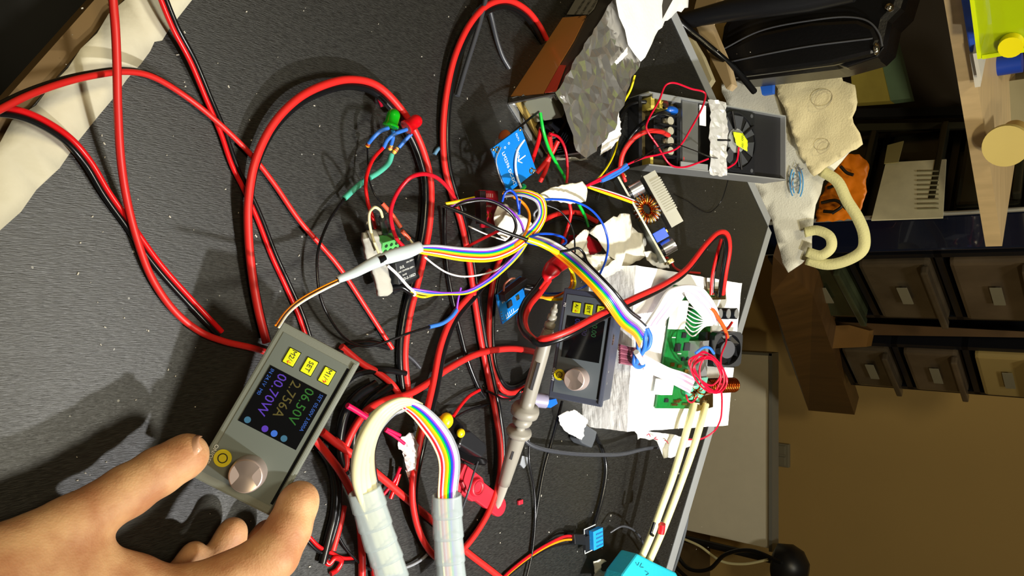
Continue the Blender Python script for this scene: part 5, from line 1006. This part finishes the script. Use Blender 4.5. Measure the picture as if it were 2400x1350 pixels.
# big tape wraps and red boots
crumple_cv = lambda p: P(*p)
t = thing('tape_wrapped_clip', 'large masking-tape wrap with a dark red plug inside, beside the step-up board', 'tape', P(1420, 580, 10))
crumple([(1380, 545, 34), (1395, 528, 40), (1430, 512, 46), (1462, 500, 44), (1476, 502, 40), (1480, 520, 38), (1495, 545, 34), (1516, 552, 30), (1518, 572, 32), (1510, 600, 34), (1490, 612, 36), (1455, 630, 36), (1415, 650, 40), (1385, 648, 44), (1440, 608, 44), (1418, 590, 42), (1400, 560, 38)], .003, 62, TAPE, name='tape_fold', parent=t, thick=.0006, fold=.9)
crumple([(1320, 580, 36), (1345, 560, 38), (1368, 537, 38), (1380, 540, 36), (1374, 560, 36), (1378, 585, 34), (1382, 600, 30), (1360, 605, 30), (1335, 598, 32)], .0018, 63, TAPE, name='tape_fold', parent=t, thick=.0006)
crumple([(1372, 600, 34), (1400, 595, 38), (1425, 596, 40), (1445, 615, 40), (1432, 632, 40), (1418, 652, 42), (1398, 640, 42), (1382, 622, 38)], .0018, 64, TAPE, name='tape_fold', parent=t, thick=.0006)
crumple([(1508, 590, 36), (1525, 588, 38), (1540, 598, 38), (1560, 612, 34), (1568, 628, 30), (1550, 630, 32), (1530, 622, 34), (1515, 610, 36)], .0016, 65, mat('torn_white_tape', '#eeece4', .7), name='tape_fold', parent=t, thick=.0005)
obj('plug', qp([(1376, 548), (1394, 560), (1414, 574), (1410, 590), (1382, 600), (1372, 580)], 30, 8), mat('dark_red_plastic', '#a80c20', .35), t, bevel=.0012)
t = thing('red_boot', 'bright red rubber boot at the end of the hairpin cable', 'cable boot', P(1300, 640, 20))
bo_ = cr([P(1278, 660, 40), P(1284, 645, 42), P(1300, 625, 44), P(1320, 612, 46), P(1340, 605, 46)], 6)
obj('boot', sweep(bo_, [.0028 + .0045 * min(1, i / 10) for i in range(len(bo_))], [.0026 + .0030 * min(1, i / 10) for i in range(len(bo_))], cap=True), mat('bright_red_rubber', '#e41420', .35), t)
wire('red wire leaving the bright red boot', [(1262, 678, 40), (1270, 668, 40), (1280, 656, 41)], 1.9, RED2)

# ================================================================ oscilloscope probe
PRB = mat('grey_probe_plastic', '#8a867c', .42); Ap = P(1303, 712, 84); Bp = P(1165, 1190, 5); axp = (Bp - Ap); Lp = axp.length; axp.normalize()
t = thing('probe', 'grey hook-tip oscilloscope probe lying slantwise below the leaning module', 'probe', Ap)
def seg(nm, prof, m=PRB): return obj(nm, MB().lathe([(f * Lp, r / 1000.) for f, r in prof], Ap, axp, 28), m, t)
seg('strain_relief', [(0, 1.2), (.02, 1.8), (.021, 2.6), (.034, 2.9), (.036, 2.2), (.05, 2.4), (.052, 3.6), (.068, 3.8), (.07, 2.9), (.085, 3.1), (.087, 4.2), (.102, 4.4), (.104, 3.4), (.115, 3.6)])
bd = seg('barrel', [(.116, 4.4), (.16, 5.1), (.22, 5.7), (.36, 5.8), (.44, 5.9), (.474, 6.0), (.476, 10.5), (.492, 11.5), (.512, 11.2), (.516, 9), (.517, 4)])
seg('finger_grip', [(.518, 4.2), (.528, 7.4), (.545, 8.2), (.56, 7.2), (.568, 4), (.588, 4.0), (.590, 9.8), (.602, 10.6), (.614, 10), (.618, 7.4)])
seg('hook_sleeve', [(.619, 7.0), (.66, 6.8), (.76, 5.9), (.84, 5.2), (.872, 4.9), (.874, 3.9)])
q = [Ap + axp * Lp * f for f in (.87, .93, .985, 1.0)]; obj('hook_tip', sweep(q, [.0043, .0036, .0026, .0016], [.0028, .0022, .0016, .001], cap=True), mat('pale_probe_tip', '#a09c92', .4), t)
sv = axp.cross((CAM - Ap).normalized()).normalized(); vv_ = sv.cross(axp); vv_ = vv_ if vv_.dot(CAM - Ap) > 0 else -vv_
s0 = Ap + axp * Lp * .315 + vv_ * .0058; obj('slide_switch', MB().prism([s0 + axp * a + sv * b for a, b in ((-.012, -.0012), (.012, -.0012), (.012, .0012), (-.012, .0012))], vv_ * .0008), mat('dark_slot', '#3a3a3c', .4), bd)
s0 = Ap + axp * Lp * .70 + vv_ * .0062; obj('slot', MB().prism([s0 + axp * a + sv * b for a, b in ((-.004, -.0008), (.004, -.0008), (.004, .001), (-.004, .001))], vv_ * .0005), MATS['dark_slot'], t)
wire('thin black ground lead twisting round the probe collar', [(1240, 905, 40), (1222, 915, 46), (1205, 932, 40), (1180, 935, 26), (1160, 925, 12), (1140, 915, 5)], 1.0, BLK)
wire('short crimson lead by the probe collar', [(1166, 926, 6), (1180, 932, 8), (1196, 936, 10)], 1.1, CRIM)

# capacitor and blue terminal below the module
t = thing('electrolytic_capacitor', 'pale lilac electrolytic capacitor tucked below the leaning module', 'capacitor', P(1262, 938, 26))
obj('can', MB().cyl(P(1250, 936, 28), P(1280, 940, 34), .0062, n=24), mat('lilac_sleeve', '#8f8ba4', .35), t)
obj('top', MB().cyl(P(1280.3, 940, 34.1), P(1281.5, 940.1, 34.4), .0055, n=24), ALC, t)
tag(obj('blue_terminal', qp([(1264, 942), (1304, 934), (1308, 946), (1292, 956), (1262, 954)], 22, 4), mat('bright_blue_plastic', '#1464d8', .35), bevel=.0006), 'bright blue terminal block below the leaning module', 'connector')

# white paper flags
tag(crumple([(1308, 975, 10), (1325, 965, 14), (1345, 960, 16), (1362, 972, 16), (1378, 985, 16), (1372, 1005, 16), (1366, 1032, 16), (1345, 1022, 14), (1325, 1010, 12), (1312, 995, 10)], .0022, 71, CLOTH, name='paper_wrap', thick=.0005), 'white paper wrap on a grey plug below the foam block', 'paper')
t = tag(obj('grey_plug', qp([(1368, 990), (1384, 1002), (1400, 1012), (1396, 1030), (1388, 1050), (1366, 1040), (1358, 1030)], 14, 2), mat('slate_plastic', '#4c5056', .4), bevel=.0012), 'slate-grey plug wrapped in white paper below the foam block', 'plug')
t = thing('paper_flag', 'white paper flag with faint red handwriting on the crimson wire', 'paper', P(1570, 1030, 40))
crumple([(1488, 1012, 34), (1500, 1006, 36), (1545, 1014, 44), (1590, 1022, 50), (1620, 1030, 52), (1632, 1042, 50), (1618, 1046, 48), (1600, 1056, 46), (1580, 1070, 44), (1555, 1074, 42), (1546, 1050, 38), (1540, 1035, 38), (1520, 1030, 36), (1500, 1026, 32), (1494, 1030, 30)], .0022, 73, mat('white_flag_paper', '#dcdcd8', .6), name='sheet', parent=t, thick=.0003)
for pts in ([(1516, 1020), (1521, 1017), (1524, 1023)], [(1538, 1024), (1534, 1028), (1541, 1030)], [(1558, 1032), (1563, 1034), (1566, 1040)]): obj('handwriting', MB().tube(cr([P(a, b, 47) for a, b in pts]), .0005, 5), mat('red_ink', '#b03048', .6), t)
tag(crumple([(1392, 1318, 12), (1405, 1310, 16), (1422, 1316, 18), (1408, 1322, 16), (1408, 1335, 14), (1440, 1348, 10), (1450, 1370, 6), (1395, 1370, 4)], .0015, 74, mat('off_white_paper', '#c4c2b4', .6), name='paper_scrap', thick=.0004), 'curled off-white paper at the bottom edge beside the teal sleeve', 'paper')
t = thing('crumpled_paper', 'crumpled white paper wrap on the pink-red wires inside the ribbon loop', 'paper', P(960, 1060, 20))
crumple([(932, 1035, 26), (940, 1022, 30), (960, 1016, 32), (972, 1024, 32), (982, 1042, 30), (978, 1060, 28), (976, 1085, 24), (975, 1110, 18), (970, 1140, 12), (966, 1150, 8), (956, 1120, 12), (950, 1085, 18), (944, 1060, 22), (934, 1050, 24)], .003, 75, mat('crumpled_white', '#e2dcda', .6), name='sheet', parent=t, thick=.0006, fold=1.5, flat=True)
for pts, lb3 in (([(903, 1008, 34), (925, 1022, 34), (948, 1040, 34)], 'lower'), ([(905, 1005, 36), (925, 1014, 36), (938, 1020, 36)], 'upper')): wire('hot pink wire entering the crumpled white paper, %s one' % lb3, pts, 1.2, pvc('hot_pink_pvc', '#d80c50', .35))
wire('pink-red wire end sticking out under the straight red cable', [(936, 1110, 8), (928, 1135, 6), (915, 1168, 4)], 1.6, RED)
wire('small red wire forking beside the crumpled paper', [(938, 1095, 10), (925, 1125, 6), (898, 1160, 4)], 1.3, CRIM)

# black clip with yellow ends and red clip
t = thing('test_clip', 'black plastic clip with two yellow ends right of the rainbow cable', 'clip', P(1090, 1020, 6))
obj('arm', qp([(1040, 985), (1062, 975), (1090, 1000), (1085, 1022), (1062, 1035), (1046, 1020)], 20, 3), mat('black_glossy', '#0c0c0e', .15), t, bevel=.0015)
obj('jaw_block', qp([(1088, 1012), (1104, 1010), (1140, 1040), (1142, 1056), (1130, 1074), (1100, 1056), (1076, 1042)], 24, 3), BPLAS, t, bevel=.0015)
obj('foot', qp([(1072, 1050), (1120, 1068), (1146, 1078), (1140, 1092), (1112, 1090), (1070, 1070)], 12, 2), MATS['black_glossy'], t, bevel=.0015)
YP = mat('egg_yellow_plastic', '#e8c80c', .3)
obj('yellow_end', MB().ball(P(1046, 986, 24), .0062, (1, .9, .8)), YP, t); obj('yellow_end', MB().ball(P(1080, 1015, 24), .0036, (1, 1, .8)), YP, t)
obj('yellow_side', MB().tube([P(1040, 985, 18), P(988, 1005, 12), P(984, 1030, 8)], .004, 10), YP, t)
wire('red wire rising from the black clip', [(1062, 976, 14), (1080, 950, 10), (1100, 928, 7), (1124, 914, 5)], 1.4, RED)
wire('black wire rising beside the red one from the black clip', [(1064, 982, 14), (1090, 966, 8), (1120, 955, 4), (1145, 948, 4)], 1.3, BLK)
wire('thin grey lead passing from the black clip over the red clip', [(1120, 1082, 12), (1110, 1110, 14), (1100, 1145, 14), (1088, 1180, 10), (1078, 1208, 6)], .9, MATS['dark_grey_pvc'])
RC = mat('coral_red_plastic', '#cc2234', .4)
t = thing('red_clip', 'flat red plastic clip with a round boss under the rainbow cable', 'clip', P(1130, 1150, 0))
pA = P(1078, 1115, 6); pB = P(1172, 1188, 6); dq = (pB - pA).normalized(); nq = Vector((-dq.y, dq.x, 0)); rr_ = .0082
pp = [pA + nq * .0105, pA + dq * .026 + nq * .0105, pA + dq * .030 + nq * rr_] + [pB + (dq * math.cos(a) + nq * math.sin(a)) * rr_ for a in [math.pi / 2 - i * math.pi / 12 for i in range(13)]] + [pA + dq * .030 - nq * rr_, pA + dq * .026 - nq * .0105, pA - nq * .0105]
obj('body', MB().prism(pp, (0, 0, -.0055)), RC, t, bevel=.001)
c_ = P(1115, 1142, 6.2); obj('boss', MB().lathe([(0, .0075), (.003, .0072), (.0034, .0062), (.0034, .0045), (.002, .004)], c_, (0, 0, 1), 28), RC, t)
obj('groove', MB().ring(c_ + Vector((0, 0, .0034)), .0055, .0004), mat('deep_red_plastic', '#8a1220', .4), t)
obj('ridge', MB().cyl(P(1082, 1128, 8), P(1092, 1152, 8), .0018), MATS['deep_red_plastic'], t)
tag(obj('plastic_chip', qp([(1224, 1068), (1237, 1072), (1236, 1088), (1228, 1098), (1219, 1088)], 1.6, .3), mat('grey_chip', '#8e9298', .4)), 'small grey plastic chip lying on the desk right of the probe sleeve', 'scrap')
tag(obj('red_crumb', MB().box(P(1219, 1177, 1.6), (.004, .006, .0024), ch=.0006), RC), 'tiny red crumb on the desk right of the red clip', 'scrap')
tag(obj('clear_crumb', MB().tube(cr([P(1018, 362, 1.2), (P(1026, 350, 2)), P(1034, 346, 1.2)]), [.0016] * 14 + [.0008]), mat('pale_blue_clear', '#5c86a8', .3)), 'tiny pale blue scrap on the desk left of the looping red cable', 'scrap')
tag(obj('red_wire_scrap', MB().cyl(P(887, 230, 1.4), P(895, 250, 1.4), .0011), CRIM), 'tiny red wire offcut above the green LED', 'scrap')
# solder crumbs
rnd = random.Random(9); mb = MB()
for i in range(230):
    x = rnd.uniform(150, 1780); y = rnd.uniform(0, 1340); p = P(x, y, .35)
    if not (p - cor).dot(Vector((-.08, -1, 0))) > .06: continue
    s = rnd.uniform(.0002, .0007); mb.box(p, (s * rnd.uniform(1, 3), s, s), Matrix.Rotation(rnd.uniform(0, 3), 3, 'Z'))
tag(obj('desk_crumbs', mb, mat('pale_crumbs', '#c4c0b4', .6)), 'pale crumbs and solder flecks scattered over the black desk', 'crumbs', kind='stuff')

# ================================================================ humidity sensor, cream rods, teal sleeve
Mh = frame(P(1372, 1298, 10), P(1370, 1240, 10), P(1414, 1300, 12)); 
hw = (P(1370, 1240, 10) - P(1372, 1298, 10)).length * 1000
t = thing('humidity_sensor', 'light blue grilled humidity sensor on a small black board at the lower right', 'sensor', Mh)
fl = -1 if (Mh.to_3x3() @ Vector((0, 0, 1))).z < 0 else 1
def hb(nm, x0, x1, y0, y1, z0, z1, m, par=None, ch=0): return obj(nm, MB().box(((x0 + x1) / 2000, (y0 + y1) / 2000, fl * (z0 + z1) / 2000), ((x1 - x0) / 1000, (y1 - y0) / 1000, (z1 - z0) / 1000), ch=ch / 1000), m, par or t, local=True)
hb('board', 0, hw, -1, 17, -1.6, 0, BPLAS); 
for e_ in ((0, .8, -1, 17), (hw - .8, hw, -1, 17), (0, hw, -1, -.2)): hb('silk_line', *e_, .01, .1, SILK)
hs_ = hb('grille_body', 2.5, hw - 3, 6, 21, .1, 6, mat('sky_blue_plastic', '#1a8ee0', .4), ch=.6)
for i in range(4):
    for j in range(5): hb('grille_hole', 4.6 + i * (hw - 10) / 3.6, 6.2 + i * (hw - 10) / 3.6, 10 + j * 2.1, 11.3 + j * 2.1, 6.0, 6.15, mat('hole_navy', '#0a3a68', .6), par=hs_)
hb('pin_header', 5, hw - 6, -3.5, 3, .1, 3.4, BPLAS); 
for i in range(3): hb('pin_pad', 5 + i * 4, 6.4 + i * 4, 4, 5.6, .05, .5, SOLDER)
tag(obj('jumper_housing', qp([(1346, 1252), (1372, 1253), (1374, 1278), (1348, 1276)], 14, 6), BPLAS, bevel=.0005), 'black jumper housing plugged into the humidity sensor', 'connector')
for c2_, lb4, dy in (('red', 'red jumper wire leading left from the humidity sensor', 0), ('orange', 'orange-brown jumper wire leading left from the humidity sensor', 8), ('black', 'black jumper wire leading left from the humidity sensor', 18)):
    W_(lb4, [(1348, 1256 + dy, 10), (1320, 1258 + dy, 9), (1290, 1272 + dy * .6, 6), (1262, 1288 + dy * .5, 4), (1230, 1310 + dy * .4, 3), (1188, 1345 + dy * .4, 3), (1170, 1365 + dy * .4, 3)], c2_, 1.1 if c2_ != 'red' else 1.4)
CRM = pvc('cream_silicone', '#e8e2a8', .4)
wire('cream insulated lead from the converter board to the teal sleeve, nearer one', [(1626, 948, 62), (1612, 1000, 66), (1598, 1050, 64), (1576, 1120, 56), (1550, 1190, 48), (1528, 1250, 42), (1502, 1310, 36), (1480, 1360, 32)], 3.7, CRM, name='cream_lead', cat='cable', n=14)
wire('cream insulated lead from the converter board to the teal sleeve, farther one', [(1654, 948, 62), (1640, 1000, 66), (1625, 1050, 64), (1600, 1120, 56), (1574, 1190, 48), (1548, 1255, 42), (1520, 1318, 36), (1498, 1365, 32)], 3.7, CRM, name='cream_lead', cat='cable', n=14)
tag(obj('red_mark', MB().tube(cr([P(1552, 1228, 51), P(1551, 1240, 50), P(1549, 1250, 49)]), .0035, 10), mat('red_marker', '#d41020', .4)), 'red blob of ink on the farther cream lead', 'mark')
tag(obj('black_tick', MB().tube(cr([P(1534, 1224, 48), P(1530, 1236, 47), P(1526, 1250, 46), P(1530, 1255, 45)]), .0016, 8), BLK), 'small black wire tie on the nearer cream lead', 'tie')
TL = mat('teal_fabric_sleeve', '#1aa8bc', .6, bump=.3, bscale=200)
t = thing('teal_sleeve', 'bright teal sleeve around the cream leads at the bottom right', 'sleeve', P(1510, 1340, 30))
obj('sleeve', qp([(1496, 1298), (1530, 1316), (1585, 1342), (1610, 1385), (1440, 1400), (1462, 1345)], 46, 26), TL, t, bevel=.002)
for pts in ([(1490, 1318), (1494, 1325), (1498, 1318)], [(1504, 1320), (1500, 1328), (1508, 1330)], [(1512, 1338), (1520, 1344), (1514, 1348)]): obj('scribble', MB().tube(cr([P(a, b, 46.4) for a, b in pts]), .0004, 5), mat('faded_ink', '#1c7484', .6), t)
# ================================================================ the hand
def grow(bones, groups, res=.0014):
    """one continuous skin from tapered capsules blended smoothly; bones in camera axes"""
    def L(p): u = (p[0] - 1200) / F * p[2]; r = (p[1] - 675) / F * p[2]; return np.array((u, r, p[2]))
    segs = [[(L(b[i]), b[i][3] / 1000., L(b[i + 1]), b[i + 1][3] / 1000.) for i in range(len(b) - 1)] for b in bones]
    allp = np.array([s[k] for b in segs for s in b for k in (0, 2)]); rm = .032
    lo = allp.min(0) - rm; hi = allp.max(0) + rm; n = np.ceil((hi - lo) / res).astype(int)
    X, Y, Z = np.meshgrid(*[lo[i] + np.arange(n[i]) * res for i in range(3)], indexing='ij')
    def smin(a, b, k): h = np.clip(.5 + .5 * (b - a) / k, 0, 1); return b * (1 - h) + a * h - k * h * (1 - h)
    tot = None
    for b, k in zip(segs, groups):
        f = None
        for (a, ra, c, rb) in b:
            ba = c - a; l2 = (ba ** 2).sum() + 1e-12
            h = np.clip(((X - a[0]) * ba[0] + (Y - a[1]) * ba[1] + (Z - a[2]) * ba[2]) / l2, 0, 1)
            d = np.sqrt((X - a[0] - ba[0] * h) ** 2 + (Y - a[1] - ba[1] * h) ** 2 + (Z - a[2] - ba[2] * h) ** 2) - (ra + (rb - ra) * h)
            f = d if f is None else smin(f, d, .004)
        tot = f if tot is None else smin(tot, f, k)
    S = tot; ins = S < 0
    # surface nets
    nx, ny, nz = S.shape; c8 = [(i, j, k) for i in (0, 1) for j in (0, 1) for k in (0, 1)]
    sub = lambda A, c: A[c[0]:nx - 1 + c[0], c[1]:ny - 1 + c[1], c[2]:nz - 1 + c[2]]
    cnt = sum(sub(ins, c).astype(int) for c in c8); act = (cnt > 0) & (cnt < 8)
    acc = np.zeros(act.shape + (3,)); num = np.zeros(act.shape)
    for a in range(8):
        for b in range(a + 1, 8):
            ca, cb = c8[a], c8[b]
            if sum(abs(ca[i] - cb[i]) for i in range(3)) != 1: continue
            sa, sb = sub(S, ca), sub(S, cb); m = (sa < 0) != (sb < 0); tt = np.where(m, sa / np.where(m, sa - sb, 1), 0)
            for i in range(3): acc[..., i] += np.where(m, ca[i] + (cb[i] - ca[i]) * tt, 0)
            num += m
    idx = -np.ones(act.shape, int); cells = np.argwhere(act); idx[tuple(cells.T)] = np.arange(len(cells))
    pos = lo + (cells + acc[act] / num[act][:, None]) * res
    faces = []
    for ax in range(3):
        o1, o2 = (ax + 1) % 3, (ax + 2) % 3
        sl0 = [slice(1, s - 1) for s in (nx, ny, nz)]; sl0[ax] = slice(0, (nx, ny, nz)[ax] - 1); sl1 = list(sl0); sl1[ax] = slice(1, (nx, ny, nz)[ax])
        a, b = ins[tuple(sl0)], ins[tuple(sl1)]; e = np.argwhere(a != b)
        for q in e:
            p = q.copy(); p[o1] += 1; p[o2] += 1
            g = [p.copy() for _ in range(4)]; g[1][o1] -= 1; g[2][o1] -= 1; g[2][o2] -= 1; g[3][o2] -= 1
            f = [idx[tuple(v)] for v in g]
            if min(f) >= 0: faces.append(f if a[tuple(q)] else f[::-1])
    return pos, faces
bones = [
    [(-420, 1560, .27, 20), (-200, 1430, .300, 18), (-20, 1322, .335, 15.5), (165, 1232, .362, 13.6), (300, 1150, .383, 12.6), (372, 1105, .393, 12.0), (430, 1072, .401, 11.0), (440, 1065, .402, 10.4)],
    [(-600, 1760, .26, 24), (-300, 1580, .295, 24), (-60, 1450, .332, 23), (120, 1425, .355, 23), (300, 1440, .378, 21)],
    [(120, 1470, .362, 22), (300, 1425, .378, 19), (420, 1412, .388, 17.5), (540, 1366, .396, 15), (640, 1300, .404, 13.2), (676, 1240, .411, 11.6), (698, 1182, .418, 10.4), (703, 1170, .420, 9.8)],
    [(140, 1490, .375, 19), (330, 1450, .400, 15), (480, 1400, .428, 12), (570, 1345, .450, 10), (618, 1270, .462, 9), (628, 1250, .462, 8.4)],
    [(100, 1500, .378, 19), (300, 1450, .393, 13.5), (410, 1405, .412, 11), (490, 1335, .434, 9.5), (540, 1262, .445, 8.4), (546, 1245, .445, 8)],
    [(60, 1510, .378, 18), (240, 1460, .385, 12), (340, 1415, .397, 9.5), (405, 1365, .415, 8.2), (450, 1310, .428, 7.2), (456, 1298, .428, 6.8)],
    [(40, 1365, .344, 16), (200, 1345, .366, 14), (305, 1360, .382, 11)],
]
pos, faces = grow(bones, [.004, .016, .008, .004, .0035, .0035, .014])
# to world, with fine skin folds
W3 = [CAM + UPV * float(p[0]) + RT * float(p[1]) + LOOK * float(p[2]) for p in pos]
mb = MB().add(W3, [list(map(int, f)) for f in faces], True)
def skinmat():
    m = bpy.data.materials.new('skin'); m.use_nodes = True; nt = m.node_tree; b = nt.nodes['Principled BSDF']; L = nt.links.new
    tc = nt.nodes.new('ShaderNodeTexCoord'); n = nt.nodes.new('ShaderNodeTexNoise'); n.inputs['Scale'].default_value = 55; n.inputs['Detail'].default_value = 5; L(tc.outputs['Object'], n.inputs['Vector'])
    cr_ = nt.nodes.new('ShaderNodeValToRGB'); cr_.color_ramp.elements[0].position = .35; cr_.color_ramp.elements[0].color = lin('#b88058'); cr_.color_ramp.elements[1].position = .65; cr_.color_ramp.elements[1].color = lin('#d6a87a'); L(n.outputs['Fac'], cr_.inputs[0]); L(cr_.outputs[0], b.inputs['Base Color'])
    b.inputs['Roughness'].default_value = .62; b.inputs['Subsurface Weight'].default_value = .25; b.inputs['Subsurface Scale'].default_value = .004; b.inputs['Subsurface Radius'].default_value = (1, .4, .2)
    v = nt.nodes.new('ShaderNodeTexVoronoi'); v.inputs['Scale'].default_value = 900; L(tc.outputs['Object'], v.inputs['Vector'])
    bp = nt.nodes.new('ShaderNodeBump'); bp.inputs['Strength'].default_value = .25; bp.inputs['Distance'].default_value = .0004; L(v.outputs['Distance'], bp.inputs['Height'])
    n2 = nt.nodes.new('ShaderNodeTexNoise'); n2.inputs['Scale'].default_value = 130; n2.inputs['Detail'].default_value = 3; L(tc.outputs['Object'], n2.inputs['Vector'])
    b2 = nt.nodes.new('ShaderNodeBump'); b2.inputs['Strength'].default_value = .35; b2.inputs['Distance'].default_value = .001; L(n2.outputs['Fac'], b2.inputs['Height']); L(bp.outputs[0], b2.inputs['Normal']); L(b2.outputs[0], b.inputs['Normal'])
    return m
hand = tag(obj('hand', mb, skinmat()), 'bare hand from the lower left pinching the lit power module between thumb and fingers', 'hand')
sm_ = hand.modifiers.new('smooth', 'SMOOTH'); sm_.factor = .5; sm_.iterations = 4
# nails
NM = mat('fingernail', '#d8a888', .25, coat=.3)
def nail(px, py, dep, dirpx, out, L_, Wn):
    c = C(px, py, dep); t_ = (UPV * dirpx[0] + RT * dirpx[1]).normalized(); nrm = (UPV * out[0] + RT * out[1] - LOOK * out[2]).normalized(); nrm = (nrm - t_ * nrm.dot(t_)).normalized(); s = t_.cross(nrm); vs = []; nu, nv = 9, 7
    for i in range(nu):
        for j in range(nv):
            u = i / (nu - 1) * 2 - 1; v = j / (nv - 1) * 2 - 1; hw_ = Wn / 2 * (1 - .35 * max(0, abs(u) - .6) / .4)
            vs.append(c + t_ * u * L_ / 2 + s * v * hw_ + nrm * (-v * v * Wn * .24 - u * u * .0004))
    o = obj('thumbnail', MB().add(vs, [(i * nv + j, (i + 1) * nv + j, (i + 1) * nv + j + 1, i * nv + j + 1) for i in range(nu - 1) for j in range(nv - 1)], True), NM, hand, solid=.0004)
    return o
nail(440, 1041, .3958, (.9, -.42), (-.32, -.66, .72), .0120, .0130)
